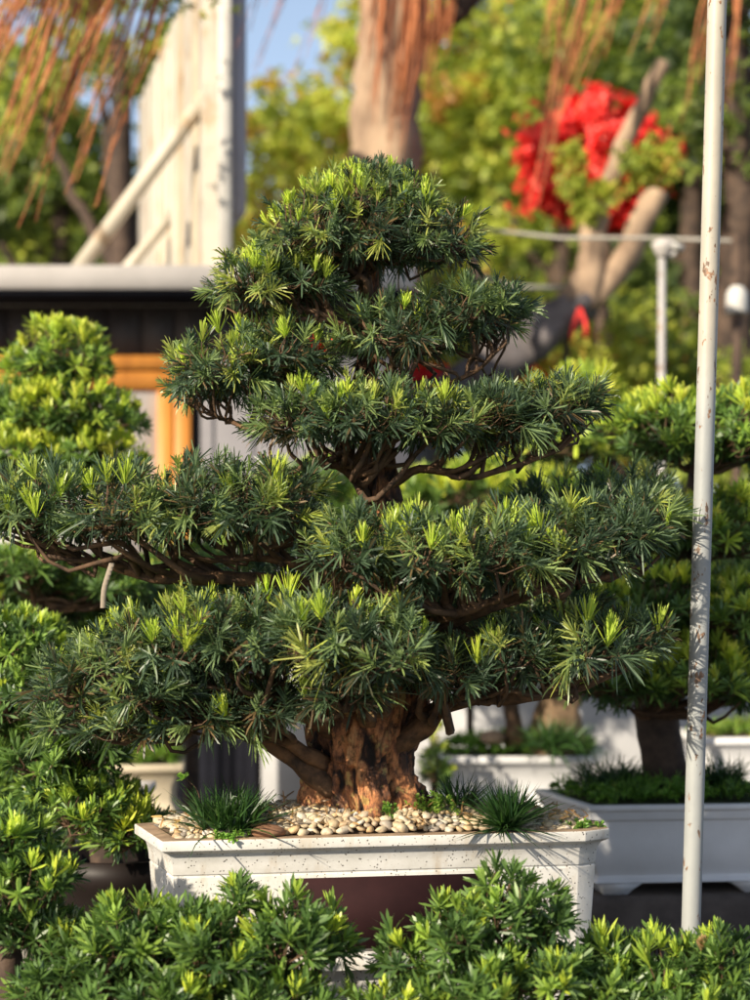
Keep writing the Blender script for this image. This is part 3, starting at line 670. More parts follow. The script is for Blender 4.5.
# far-left tall one
D = 7.0
maki('yellow-green tiered bonsai standing before the orange-framed building', W(40,700,D), [
  [dm(58,372,56,50,14,D,.22,.9,1.)],
  [dm(70,425,74,46,22,D-.05,.28,.7,1.), dm(20,418,50,36,20,D,.25,.8,1.)],
  [dm(85,475,60,50,18,D-.1,.25,.95,1.), dm(20,468,55,36,20,D-.1,.3,.95,1.)],
  [dm(30,575,50,30,18,D-.1,.3,.25,1.), dm(120,590,50,30,20,D,.3,.15,1.)]],
  [W(36,800,D+.02), W(38,650,D), W(42,560,D), W(40,470,D), W(58,400,D), W(60,360,D)], [.06,.045,.035,.03,.02,.01], GA, 41, 460, bark='twig')
t = thing('plant_pot', 'low pale grey pot below the yellow-green tiered bonsai', 'plant pot', W(36,800,7.0)*[1,1,0])
rz = W(0,790,7)[2]; sq = lambda cx, cy, hx, hy: [(cx-hx,cy-hy),(cx+hx,cy-hy),(cx+hx,cy+hy),(cx-hx,cy+hy)]
SP = [(0,.0),(0,.03),(.01,.035),(.03,.05),(.055,.1),(.06,.17),(.045,.2),(.03,.22),(.02,.23),(.02,.245),(.06,.25),(.06,.30)]
pot(t, sq(-1.25,7.0,.42,.3), rz, SP, M['glaze'], 'bowl', M['mosssoil'])
mb = MB(); mb.box((-1.6,6.75,0),(-.9,7.25,rz-.302)); mb.build('stand', M['concrete'], t)
GL = 'green podocarpus shrubs crowding behind the brown pot'
def filler(label, domes, seed, rho):
    t = thing('shrub', label, 'shrub', W(domes[0][0],760,domes[0][5])*[1,1,0], GL)
    pad(t, domes, 0, 'maki', seed, M['maki'], part='foliage', rho=rho, twig_r=.003)
    mb = MB(); c = W(domes[0][0], domes[0][1], domes[0][5]); mb.tube(smooth_path([c*[1,1,0], c*[1,1,.5]+[.03,0,0], c], 10), np.linspace(.04,.02,10), 10); mb.build('stem', M['darkbark'], t, smooth=True)
filler('dark green shrub filling the gap under the wide foliage tier', [dm(185,585,60,40,40,7.9,.3,.12,1.3), dm(180,640,90,70,60,7.9,.35,.10,1.3), dm(255,620,70,60,50,8.0,.3,.08,1.3), dm(110,620,66,50,44,7.8,.35,.12,1.3)], 46, 210)
filler('deep green shrub behind the brown bonsai stem, low beside the cream pot', [dm(10,600,70,50,40,7.3,.3,.15,1.3), dm(90,600,50,34,34,7.4,.25,.10,1.3), dm(20,680,80,70,70,7.3,.35,.15,1.3), dm(80,690,56,56,44,7.2,.3,.12,1.3), dm(-40,720,80,60,60,7.3,.3,.15,1.3)], 47, 210)
filler('green shrub crowding behind the dark brown pot', [dm(30,800,70,60,60,6.7,.3,.18,1.2), dm(-30,790,70,60,60,6.7,.3,.18,1.2), dm(90,830,50,50,40,6.6,.25,.12,1.2)], 48, 230)
# mid-left, in the brown round pot
D = 5.95
maki('dense green bonsai growing in the dark brown pot', W(118,890,D), [
  [dm(25,650,46,34,22,D,.25,.25,1.), dm(-30,640,50,40,20,D,.25,.3,1.)],
  [dm(35,705,64,50,34,D-.1,.3,.20,1.), dm(95,735,60,40,34,D-.15,.3,.12,1.), dm(-20,730,50,40,30,D,.3,.2,1.), dm(60,760,64,40,34,D-.2,.3,.15,1.)],
  [dm(90,812,54,44,30,D-.22,.25,.4,1.), dm(130,835,42,40,26,D-.2,.2,.55,1.), dm(60,790,40,32,22,D-.15,.2,.2,1.)]],
  [W(112,885,D), W(100,830,D), W(60,770,D), W(50,700,D), W(30,640,D)], [.05,.045,.035,.03,.02], GA, 42, 420)
t = thing('plant_pot', 'dark brown glazed pot under the dense green bonsai', 'plant pot', W(118,905,D)*[1,1,0])
c = W(118,860,D); mb = MB(); mb.lathe((c[0],D,0), [(.10,.30),(.15,.31),(.155,.33),(.14,.345),(.16,.42),(.185,.52),(.19,.60),(.205,.61),(.21,c[2]+.02),(.19,c[2]+.02),(.185,c[2]-.03),(.0,c[2]-.03)], 32); mb.build('bowl', M['brownpot'], t, smooth=False)
mb = MB(); mb.box((c[0]-.24,D-.22,0),(c[0]+.24,D+.22,.298), bev=.01); mb.build('stand', M['concrete'], t)
# near-left at the frame edge
D = 4.75
maki('bushy green bonsai with a dark stem standing close before the dark brown pot', W(8,1060,D), [
  [dm(12,842,46,36,26,D,.2,.30,.95), dm(-25,850,40,40,26,D,.2,.3,.95)],
  [dm(40,885,46,34,28,D-.06,.2,.22,.95), dm(38,935,42,34,28,D-.02,.18,.12,.95), dm(-10,920,40,40,30,D-.05,.2,.15,.95)]],
  [W(8,1100,D), W(10,980,D), W(8,930,D), W(14,870,D)], [.04,.035,.03,.012], GA, 43, 420)
# row of low plants in front
GB = 'low podocarpus shrubs in front of the speckled pot'
D = 4.58
def low_shrub(label, domes, base, seed, rho=430):
    t = thing('shrub', label, 'shrub', base, GB)
    for i, dd in enumerate(domes):
        dd = [tuple(q[:7])+(q[7]*.6+.10,)+tuple(q[8:]) for q in dd]
        c = W(dd[0][0], dd[0][1], dd[0][5])
        pad(t, dd, 0, 'maki', seed*7+i, K3, part='foliage', limb=[base, base*.5+c*.5+[0,.01,-.02], c], limb_r=(.014,.006), rho=rho)
    return t
low_shrub('spreading shrub in front of the sunlit pot corner, with paler leaf tips', [
  [dm(80,975,50,38,24,D,.16,.22,1.), dm(40,1000,34,32,24,D,.14,.15,1.), dm(130,945,44,44,30,D-.03,.16,.20,1.), dm(185,940,32,40,30,D+.02,.14,.2,1.)],
  [dm(215,960,46,42,30,D-.08,.16,.22,1.), dm(290,950,40,56,30,D-.02,.16,.2,1.05), dm(238,905,18,26,24,D+.05,.08,.05,.95)],
  [dm(330,950,24,46,24,D+.03,.10,.2,1.), dm(150,1000,90,40,30,D-.1,.18,.3,1.), dm(265,1010,66,34,30,D-.1,.18,.2,1.)]],
  W(200,1120,D), 51)
low_shrub('upright shrub overlapping the maroon panel, with a raised leafy crown', [
  [dm(505,925,40,62,30,D+.02,.15,.10,1.), dm(450,940,32,38,30,D-.02,.14,.25,1.), dm(548,925,22,36,24,D+.03,.1,.2,1.)],
  [dm(402,965,26,36,28,D,.10,.15,1.), dm(475,995,56,46,30,D-.1,.16,.35,1.), dm(400,1015,60,30,30,D-.1,.16,.3,1.)],
  [dm(545,980,46,34,30,D-.06,.15,.5,1.), dm(600,1000,40,34,30,D-.04,.14,.4,1.)]],
  W(480,1120,D), 52)
low_shrub('flat-topped shrub before the painted pole, with tan bud and lime tips', [
  [dm(612,970,36,44,24,D+.1,.14,.15,1.), dm(665,975,46,38,24,D+.06,.15,.22,1.), dm(728,975,44,44,26,D+.05,.15,.15,1.)],
  [dm(640,1010,60,30,24,D-.02,.16,.35,1.), dm(720,1012,60,30,24,D-.04,.16,.2,1.)]],
  W(680,1120,D), 53)
mb_ = blades(np.array([W(701,952,D-.02)]), [[0,-.25,1]], 26, .04, .007, cone=(.05,.5), stem=.012, droop=0, tint=1., tvar=.0, prof=BLUNT)
tan = leaf_mat('tan_bud_leaf', [(0,(.45,.28,.14)),(1,(.55,.36,.18))]); leaf_obj('tan_bud', [mb_], tan, bpy.data.objects['shrub.002'])
t = thing('planter', 'long grey concrete trough that holds the low shrubs', 'planter', (0,4.5,0))
mb = MB(); mb.box((-1.1,4.38,0),(1.1,4.40,.36)); mb.box((-1.1,4.72,0),(1.1,4.75,.36)); mb.box((-1.1,4.402,0),(-1.07,4.718,.36)); mb.box((1.07,4.402,0),(1.1,4.718,.36)); mb.build('trough', M['concrete'], t)
mb = MB(); mb.box((-1.068,4.402,0),(1.068,4.718,.32)); mb.build('soil', M['soil'], t)

# right bonsai and pot
D = 6.6
maki('bright green tiered bonsai in the smooth pale pot behind the painted pole', W(668,795,D), [
  [dm(672,448,56,56,22,D,.28,.6,1.1), dm(735,450,64,62,26,D,.3,.65,1.1), dm(640,430,44,30,16,D+.1,.2,.8,1.1)],
  [dm(720,540,70,50,30,D-.05,.3,.62,1.1), dm(650,545,60,40,26,D+.1,.3,.62,1.1), dm(790,520,60,50,30,D,.3,.62,1.1)],
  [dm(655,608,60,44,24,D-.12,.3,.62,1.1), dm(735,625,60,46,26,D-.1,.3,.62,1.1), dm(590,600,40,30,20,D-.1,.2,.62,1.1)],
  [dm(620,690,60,36,20,D-.15,.28,.62,1.1), dm(690,685,60,44,20,D-.2,.28,.62,1.1), dm(750,692,50,46,24,D-.1,.28,.62,1.1)]],
  [W(668,805,D), W(664,760,D), W(660,700,D), W(680,620,D), W(690,540,D), W(700,450,D), W(705,400,D)], [.09,.075,.07,.055,.04,.03,.012], GA, 44, 400)
def rotrect(fl, ang, lx, ly, ch=0.0):
    u = np.array([math.cos(ang), math.sin(ang)]); v = np.array([-u[1], u[0]]); fl = np.array(fl)
    if ch: q = [(ch*.4,0),(lx-ch*.4,0),(lx,ch),(lx,ly-ch),(lx-ch,ly),(ch,ly),(0,ly-ch),(0,ch*.4)]
    else: q = [(0,0),(lx,0),(lx,ly),(0,ly)]
    return [tuple(fl+u*a+v*b) for a, b in q]
prz = W(0,806,6.3)[2]
t = thing('plant_pot', 'smooth pale grey rectangular pot with cut-out feet beside the painted pole', 'plant pot', (1.05,6.55,.5), 'pale grey rectangular bonsai pots')
BP = [(0,.0),(0,.018),(.01,.022),(.012,.05),(.022,.055),(.024,.12),(.03,.18),(.045,.225),(.055,.24),(.045,.252),(.035,.256),(.035,.262),(.06,.264)]
RP = [(.70,6.30),(1.38,6.37),(1.32,6.84),(.562,6.77)]
pot(t, RP, prz, BP, M['glaze'], 'bowl', M['mosssoil'], .015, .03)
u6 = np.array([math.cos(math.radians(6)), math.sin(math.radians(6)), 0]); v6 = np.array([-u6[1], u6[0], 0]); o6 = np.array([.70,6.30,0])
for (a0, a1, sgn) in ((.04,.19,1), (.49,.64,-1)):     # ogee feet with a slanting inner end
    mb = MB(); z1 = prz-.2645; z0 = z1-.036; cut = .05
    lo0, lo1 = (a0+.02, a1-cut) if sgn > 0 else (a0+cut, a1-.02)
    V = []
    for b_ in (.045, .40):
        for (x_, z_) in ((a0, z1), (a1, z1), (lo1+(.0 if sgn < 0 else .02), z1-.018), (lo1, z0), (lo0, z0), (lo0-(.0 if sgn > 0 else .02), z1-.018)):
            V.append(tuple(o6+u6*x_+v6*b_+[0,0,z_]))
    mb.add(V, [(0,5,4,3,2,1),(6,7,8,9,10,11)]+[(i, (i+1)%6, 6+(i+1)%6, 6+i) for i in range(6)]); mb.build('foot', M['glaze'], t)
fz = prz-.3005
t2 = thing('stone_block', 'rough dark stone block under the smooth pale pot', 'stone block', (1.0,6.5,0))
V = []; nx, nz = 18, 8
mb = MB(); mb.box((.66,6.30,0),(1.42,6.85,fz), bev=.02); ob = mb.build('block', M['stone'], t2)
# grasses and ground cover in that pot
def cover(name, label, poly, z, n, mat, L, seed, tint=.4, hmax=.03, grassy=.3, mound=.03, holes=True):
    r = np.random.RandomState(seed); P = []; pc = np.mean(np.array(poly), 0); lo = np.min(np.array(poly),0); hi = np.max(np.array(poly),0)
    while len(P) < n:
        x, y = lo+(hi-lo)*r.rand(2)
        if inpoly(x, y, poly):
            u = 1-min(1, np.max(np.abs((np.array([x,y])-pc)/((hi-lo)/2)))**2)
            P.append((x, y, z+mound*u+hmax*r.rand()**2*(.4+.6*math.sin(x*23)*math.sin(y*19+1))))
    P = np.array(P); k = int(n*grassy)
    A = np.array([0,0,1.])+r.randn(n,3)*.4
    parts = [blades(P[k:], A[k:], 8, L, L*.5, cone=(.2,1.4), stem=.012, tint=tint+.12*r.randn(n-k), tvar=.1, prof=BLUNT, rs=r)]
    if k: parts.append(blades(P[:k], A[:k], 7, L*3.2, .004, cone=(.05,.9), droop=.3, tint=tint, tvar=.15, prof=GRASS, rs=r))
    o = leaf_obj(name, parts, mat); o['kind'] = 'stuff'; o['label'] = label; return o
cover('ground_cover', 'low green weeds and grass covering the soil of the smooth pale pot', inset(RP, .035), prz, 1000, M['herb'], .02, 8, .35, .03, .25, .04)
grass_clump('mondo_grass', 'dark feathery grass clump beside the thick trunk in the smooth pale pot', 'grass plant', W(608,785,6.55), 14, .16, .004, G1, .12, 26, .09, seed=9, droop=.35)
grass_clump('mondo_grass', 'dark grass clump just past the painted pole in the smooth pale pot', 'grass plant', W(722,785,6.55), 14, .15, .004, G1, .15, 18, .06, seed=10, droop=.3)

# back pots
GP = 'pale grey rectangular bonsai pots'
D = 8.4; z = W(0,757,D)[2]
t = thing('plant_pot', 'long pale grey pot behind the thick bonsai trunk, holding a small tree and a rock', 'plant pot', (.6,8.7,0), GP)
bp = rotrect((S(455-375,D),D), math.radians(3), .72, .42); bp = [tuple(q) for q in bp]
pot(t, [(S(437-375,D+.2),D),(S(600-375,D),D+.02),(S(618-375,D),D+.5),(S(425-375,D),D+.42)], z, SP, M['glaze'], 'bowl', M['mosssoil'])
mb = MB(); mb.box((.25,8.45,0),(1.0,8.8,z-.302)); mb.build('stand', M['concrete'], t)
bpi = inset([(S(437-375,D+.2),D),(S(600-375,D),D+.02),(S(618-375,D),D+.5),(S(425-375,D),D+.42)], .05)
cover('ground_cover', 'low green weeds around the small tree in the long pale pot', bpi, z, 450, M['herb'], .028, 12, .35, .05, .3, .05)
maki('small bonsai with a thin brown forked trunk in the long pale pot', W(515,742,D+.15), [
  [dm(480,680,50,30,12,D+.15,.25,.2,1.1), dm(540,672,50,32,14,D+.15,.25,.2,1.1)], [dm(470,640,60,30,14,D+.2,.25,.3,1.1)]],
  [W(516,748,D+.15), W(513,720,D+.15), W(508,700,D+.15), W(495,680,D+.15), W(480,640,D+.2)], [.05,.035,.03,.02,.012], GA, 45, 150, bark='twig')
mb = MB(); c = W(558,752,D+.2)
mb.tube(smooth_path([c, W(556,730,D+.2), W(560,705,D+.2), W(572,690,D+.2)], 14), np.linspace(.13,.075,14), 20, ridge=lambda th,t_,p: 1+.1*np.sin(4*th+6*t_)+.06*np.sin(9*th))
tag(mb.build('tree_stump', simple('tan_stump', (.30,.20,.12), .9, c2=(.14,.09,.05), scale=8, bmp=.6), smooth=True), 'thick tan-brown stump wrapped in grass in the long pale pot', 'stump')
grass_clump('tuft_grass', 'arching green and straw grass clump hugging the tan-brown stump', 'grass plant', W(552,748,D-.02), 14, .22, .008, G1, .35, 20, .08, seed=13)
V = IV*np.array([.06,.05,.035])+W(493,738,D+.1); tag(mesh_obj('round_stone', V, IF, M['palebark'], smooth=True), 'small tan stone lying in the weeds of the long pale pot', 'stone')
D = 8.2; z = W(0,738,D)[2]
t = thing('plant_pot', 'pale grey pot half hidden past the painted pole, topped with straw-coloured soil', 'plant pot', (1.7,8.4,0), GP)
pp_ = [(S(700-375,D),D),(S(860-375,D),D+.03),(S(860-375,D),D+.5),(S(690-375,D),D+.48)]
pot(t, pp_, z, SP, M['glaze'], 'bowl', M['soil']); mb = MB(); mb.box((1.45,8.3,0),(2.0,8.6,z-.302)); mb.build('stand', M['concrete'], t)
cover('ground_cover', 'sparse yellow-green weeds in the half hidden pale pot', inset(pp_,.05), z, 260, M['herb'], .03, 14, .7, .03, .3, .02)
D = 8.4; z = W(0,766,D)[2]
t = thing('plant_pot', 'cream pot catching sunlight beside the dark curtain', 'plant pot', (-.95,8.6,0))
cp = [(S(105-375,D),D),(S(182-375,D),D+.05),(S(182-375,D),D+.4),(S(98-375,D),D+.35)]
pot(t, cp, z, SP, M['cream'], 'bowl', M['mosssoil']); mb = MB(); mb.box((-1.15,8.5,0),(-.9,8.7,z-.302)); mb.build('stand', M['concrete'], t)
cover('ground_cover', 'bright moss and weeds topping the cream pot', inset(cp,.05), z, 300, M['herb'], .03, 15, .6, .05, .4, .04)
# lime mounds between
def bush(label, domes, seed, rho=140, group=None, cat='shrub', stem=True, spx=None):
    t = thing('shrub', label, cat, W(domes[0][0],domes[0][1]+60,domes[0][5])*[1,1,0], group)
    pad(t, domes, 0, 'maki', seed, K3, part='foliage', rho=rho, twig_r=.004)
    if stem:
        mb = MB(); c = W(domes[0][0], domes[0][1], domes[0][5]); b0 = c*[1,1,0] if spx is None else W(spx,560,c[1])*[1,1,0]; mb.tube(smooth_path([b0, b0*[1,1,0]+c*[0,0,.7], c], 10), np.linspace(.018,.014,10), 10); mb.build('stem', M['darkbark'], t, smooth=True)
    return t
GC = 'lime green clipped shrubs behind the bonsais'
bush('lime green clipped shrub showing under the third foliage tier tip', [dm(575,412,50,40,20,8.0,.4,1.3,1.5), dm(545,450,60,40,30,7.9,.4,1.3,1.5), dm(610,440,50,40,30,8,.4,1.2,1.5)], 61, 150, GC, spx=668)
bush('yellow-green clipped shrub glimpsed between trunk and third tier', [dm(470,500,70,34,30,9.0,.5,.7,1.7), dm(420,510,60,30,30,9.2,.5,.6,1.7), dm(520,500,60,30,30,9.1,.5,.8,1.7)], 62, 120, GC)
bush('dull green clipped shrub seen through the gap beside the upper trunk', [dm(320,500,60,40,40,9.0,.5,.45,1.7), dm(270,540,70,40,40,9.0,.5,.35,1.7), dm(360,520,60,30,30,9.1,.5,.3,1.7)], 63, 120, GC)
bush('dark green shrub under the low branches beside the grey wall', [dm(610,600,80,60,50,8.9,.4,.3,1.7), dm(520,590,70,50,40,9.0,.4,.3,1.7), dm(700,590,90,70,60,9,.4,.3,1.7)], 64, 120, GC, spx=660)
bush('bright low shrub behind the end of the thick trunk', [dm(434,775,17,50,30,8.1,.14,.9,1.)], 65, 200, GC)

# ------------------------------------------------------------------ building
D = 11.0
zr0 = W(0,289,D)[2]; zr1 = W(0,265,D)[2]
bd = thing('building', 'low dark plank building with white roof edge and orange wooden frame', 'building', (-3,12,0))
XR = S(415-375, D)
mb = MB(); mb.box((-6,D,zr0),(XR,D+6,zr1), bev=.004); mb.build('roof', M['fascia'], bd)
WY = D+.5
mb = MB(); mb.box((-6,D+.02,zr0-.03),(XR-.01,WY-.06,zr0-.002)); mb.build('soffit_shade', M['navy'], bd)  # dark slab added to stand for the shade under the eaves
r = np.random.RandomState(3); mb = MB(); x = -6.; zb = W(0,356,WY)[2]
while x < XR-.15:                      # upright planks, each a few mm off its neighbour
    w_ = .20; mb.box((x+.006,WY+.004*r.rand(),zb),(x+w_-.006,WY+.04,zr0-.033)); mb.box((x-.006,WY+.03,zb),(x+.006,WY+.036,zr0-.033)); x += w_
mb.build('plank_wall', M['plank'], bd)
ob0 = S(60-375,WY); ox1 = S(192-375,WY)
mb = MB(); mb.box((-4.2,WY-.05,W(0,371,WY)[2]+.004),(ox1,WY+.05,zb-.002), bev=.006); mb.build('beam', M['orange'], bd)
mb = MB(); mb.box((-4.2,WY-.03,W(0,390,WY)[2]),(ox1-.01,WY+.05,W(0,371,WY)[2]-.004), bev=.006); mb.build('beam', M['orange'], bd)
for (a, b_) in ((158,174),(175,192)):
    mb = MB(); mb.box((S(a-375,WY),WY-.04,0),(S(b_-375,WY)-.004,WY+.05,W(0,390,WY)[2]-.003), bev=.006); mb.build('post', M['orange'], bd)
mb = MB(); mb.box((-4.2,WY,0),(S(158-375,WY)-.003,WY+.04,W(0,390,WY)[2]-.003)); mb.build('wall_panel', M['plaster'], bd)
x = S(200-375,WY); mb = MB(); mb.box((S(193-375,WY),WY+.02,.0),(x,WY+.06,zb-.003)); mb.build('corner_strip', M['navy'], bd)
mb = MB(); mb.box((x+.003,WY,0),(XR-.02,WY+.04,zb-.003));
for k in range(5): mb.box((x+.06+k*.24,WY-.012,.05),(x+.08+k*.24,WY-.003,zb-.05))
mb.build('door', M['greydoor'], bd)
mb = MB(); mb.box((-6,D+5.5,0),(XR-.03,D+5.6,zr0-.003)); mb.build('rear_wall', M['plaster'], bd)
# hanging dark curtain in front of the wall
mb = MB(); n = 60; x0, x1 = S(172-375,9.6), S(257-375,9.6); zt = W(0,640,9.6)[2]
V = []; 
for s_ in (0, .012):
    for i in range(n):
        x = x0+(x1-x0)*i/(n-1)
        for zz in (0.02, zt): V.append((x, 9.6+.004*math.sin(i*.75)+.02*math.sin(i*.17)+s_, zz))
Fc = [(2*i, 2*i+2, 2*i+3, 2*i+1) for i in range(n-1)]+[(2*n+2*i+1, 2*n+2*i+3, 2*n+2*i+2, 2*n+2*i) for i in range(n-1)]
mb.add(V, Fc); cu = thing('shade_screen', 'dark blue-grey ribbed screen standing behind the cream pot', 'screen', (x0,9.6,0)); mb.build('sheet', M['navy'], cu, smooth=True)
for xx in (x0, x1):
    mb = MB(); mb.tube([(xx,9.62,0),(xx,9.62,zt+.05)], .02, 10); mb.build('post', M['darkbark'], cu)
# grey wall at the back
t = thing('low_wall', 'smooth pale grey wall behind the back row of pots', 'wall', (1.2,10.4,0))
mb = MB(); mb.box((S(258-375,10.2),10.2,0),(4.5,10.35,W(0,650,10.2)[2]), bev=.01); mb.build('wall_body', simple('pale_wall', (.46,.46,.47), .7, c2=(.38,.38,.39), scale=2), t)
mb = MB(); mb.box((S(258-375,10.2)-.03,10.17,W(0,650,10.2)[2]+.002),(4.53,10.38,W(0,645,10.2)[2]+.02), bev=.008); mb.build('coping', M['fascia'], t)

# ------------------------------------------------------------------ billboard on the roof
bb = thing('billboard', 'tall ribbed cream billboard back with slanting struts on the roof', 'billboard', (-.9,11.6,zr1))
a = np.array([-.86, 11.15]); e = np.array([-1.72, 15.0]); dv = (e-a)/np.linalg.norm(e-a); nv = np.array([-dv[1], dv[0]])
if nv[0] > 0: nv = -nv
ztop = 5.15; L = np.linalg.norm(e-a)
mb = MB(); prof_ = []; s_ = 0; per = .36
pts2 = []
while s_ < L:
    for (ds, h) in ((0,0),(.07,0),(.075,.13),(.285,.13),(.29,0)):
        if s_+ds <= L: pts2.append((s_+ds, h))
    s_ += per
V = []
for back in (0, -.01):
    for (s1, h) in pts2:
        q = a+dv*s1+nv*(h+back)
        V += [(q[0],q[1],zr1+.02),(q[0],q[1],ztop)]
n = len(pts2); Fc = [(2*i,2*i+2,2*i+3,2*i+1) for i in range(n-1)]+[(2*n+2*i+1,2*n+2*i+3,2*n+2*i+2,2*n+2*i) for i in range(n-1)]+[(2*i+1,2*i+3,2*n+2*i+3,2*n+2*i+1) for i in range(n-1)]
mb.add(V, Fc); rb = np.random.RandomState(5); tv = rb.rand(200); mb.A[0] = np.array([tv[int((i % (2*n))//2//5)] for i in range(4*n)]); mb.build('ribbed_sheet', M['board'], bb)
# rails on the back
for zz in ():
    mb = MB(); c0 = a+nv*.09; c1 = e+nv*.09; cc = (c0+c1)/2
    mb.obox((cc[0],cc[1],zz), (dv[0]*L/2,dv[1]*L/2,0), (nv[0]*.02,nv[1]*.02,0), (0,0,.03)); mb.build('rail', M['board'], bb)
mb = MB(); c = W(227,0,11.1); mb.box((c[0]-.045,11.02,zr1+.003),(c[0]+.03,11.14,ztop+.1), bev=.006); mb.build('post', M['white'], bb)
mb = MB(); c = W(237,0,11.1); mb.box((c[0]-.032,11.03,W(0,211,11.1)[2]),(c[0]+.036,15.,ztop+.1))
# face board runs along the sheet's other side
mb = MB(); q = a-nv*.07; q2 = e-nv*.07; cc = (q+q2)/2; zc0 = W(0,211,11.1)[2]
mb.obox((cc[0],cc[1],(zc0+ztop+.1)/2), (dv[0]*L/2,dv[1]*L/2,0), (nv[0]*.045,nv[1]*.045,0), (0,0,(ztop+.1-zc0)/2)); mb.build('face_board', M['boardface'], bb)
for (p, q, r_) in ((W(214,86,11.25),W(66,266,11.9),.042),(W(188,196,12.9),W(98,266,12.7),.035)):
    q[2] = zr1+.01; v = q-p; v /= np.linalg.norm(v); sd_ = norm(np.cross(v,[0,1,0])); up_ = np.cross(sd_, v)
    mb = MB(); mb.obox((p+q)/2, (q-p)/2, sd_*r_, up_*r_*.8); mb.build('strut', M['board'], bb)

# ------------------------------------------------------------------ far trees
def crown(parent, ells, seed, rho, L, tint, tvar, mat=None, name='crown', clump=.28, wr=.55, cone_=(.4,1.6)):
    """ells: (px,py,rx,ry,D,depth); clumps of leaves through the volume"""
    r = np.random.RandomState(seed); parts = []
    for (px,py,rx,ry,D,dp) in ells:
        C = W(px,py,D); a, c_ = S(rx,D), S(ry,D)
        ncl = max(6, int(a*c_*rho))
        d = norm(r.randn(ncl,3)); u = r.rand(ncl)**.5
        cc = C+d*np.array([a,dp,c_])*u[:,None]; ct = tint+.16*r.randn(ncl)
        k = 22; P = np.repeat(cc,k,0)+r.randn(ncl*k,3)*clump*np.array([.5,.5,.38])*np.repeat(.5+r.rand(ncl),k)[:,None]
        Ax_ = norm(r.randn(ncl*k,3)+[0,-.1,.5]) if cone_[0] < 1 else norm((P-C)/np.array([a,dp,c_])+.25*r.randn(ncl*k,3))
        parts.append(blades(P, Ax_, 5, L, L*wr, cone=cone_, stem=L*.5, droop=.2, tint=np.repeat(ct,k), tvar=tvar, prof=CHIP, rs=r))
    return leaf_obj(name, parts, mat or M['far'], parent)
def far_tree(label, base, pts, rad, ells, seed, rho=60, L=.11, tint=.45, tvar=.1, name='tree', bark='darkbark', group=None, clump=.28, limbs=True):
    t = thing(name, label, 'tree', base, group)
    mb = MB(); pth = smooth_path(pts, 20, .02, seed); mb.tube(pth, np.interp(np.linspace(0,1,20), np.linspace(0,1,len(rad)), rad), 14, ridge=lambda th,t_,p: 1+.08*np.sin(3*th+4*t_)); mb.build('trunk', M[bark], t, smooth=True)
    if ells: crown(t, ells, seed, rho, L, tint, tvar, clump=clump)
    if limbs and ells:
        for i, e_ in enumerate(ells):
            c = W(e_[0],e_[1],e_[4]); q = pth[-6]; mb = MB()
            if np.linalg.norm(c-q) < .2: continue
            mb.tube(smooth_path([q, q*.5+c*.5+[0,0,-.1], c], 12, .03, i), np.linspace(rad[-1]*.8,.02,12), 8); mb.build('limb', M[bark], t, smooth=True)
    return t
GT = 'trees behind the nursery'
g0 = lambda px, D: W(px,560,D)*[1,1,0]
def simple_far(label, px, D, ells, seed, tint, rho=60, L=.12, bark='darkbark', rad=(.2,.14,.09), tvar=.1, clump=.3):
    return far_tree(label, g0(px,D), [g0(px,D), W(px+4,480,D), W(px,ells[0][1],D)], rad, [(e_[0],e_[1],e_[2],e_[3],D+e_[4],e_[5]) for e_ in ells], seed, rho, L, tint, tvar, bark=bark, group=GT, clump=clump)
simple_far('muted dark green tree behind the struts of the billboard', 60, 19, [(30,190,95,90,0,1.2),(110,215,80,70,.5,1.),(60,120,60,60,.5,1.),(-40,160,80,110,0,1.)], 71, .32, 34, tvar=.08)
simple_far('olive and rust leaved tree above the dark plank building', 120, 17, [(115,40,60,50,0,1.),(165,90,40,60,.5,.8),(20,60,70,90,.5,1.),(90,-30,90,40,.5,1.)], 72, .50, 20, tvar=.25)
simple_far('low yellow-green tree just above the white roof edge', 90, 22, [(60,255,90,34,0,1.2),(150,240,60,50,0,1.),(210,250,60,60,0,1.)], 73, .62, 36, tvar=.1)
simple_far('bright yellow-green tree beside the billboard face', 290, 20, [(290,190,70,110,0,1.4),(335,130,50,80,.5,1.),(260,150,34,70,.6,1.),(320,300,80,90,.4,1.)], 74, .80, 36, tvar=.1)
simple_far('light green tree filling the gap behind the pale banyan trunk', 440, 21, [(440,90,70,120,0,1.4),(430,230,70,90,.5,1.4),(500,60,60,90,.5,1.2),(395,40,60,70,.8,1.)], 75, .72, 30, tvar=.12)
simple_far('mixed green tree spreading above the red flowers', 560, 20, [(540,50,80,90,0,1.4),(620,30,80,80,.4,1.2),(480,160,60,90,.6,1.2),(520,290,90,70,.5,1.2)], 76, .55, 36, tvar=.12)
simple_far('deep green tree behind the painted pole', 690, 18, [(700,80,90,120,0,1.3),(650,180,80,110,.5,1.2),(740,230,60,120,.4,1.2),(690,330,100,80,.5,1.2)], 77, .18, 44, tvar=.1)
simple_far('dense dark tree closing the view far behind the red flowers', 600, 26, [(560,120,160,170,0,1.5),(690,240,150,160,0,1.5),(600,340,170,100,0,1.5),(840,200,140,170,0,1.5),(980,300,130,150,0,1.5)], 78, .14, 40, L=.16, tvar=.12)
simple_far('tall green tree far behind the billboard', 60, 26, [(40,230,130,70,0,1.5),(120,250,110,60,0,1.5),(-20,170,90,110,0,1.5),(-160,220,130,120,0,1.5)], 79, .3, 34, L=.16)
simple_far('hazy green tree far behind the bright yellow-green one', 350, 27, [(330,260,130,110,0,1.5),(420,330,130,120,0,1.5),(440,200,100,110,0,1.2)], 80, .62, 34, L=.16)
GH = 'hedge shrubs behind the nursery rows'
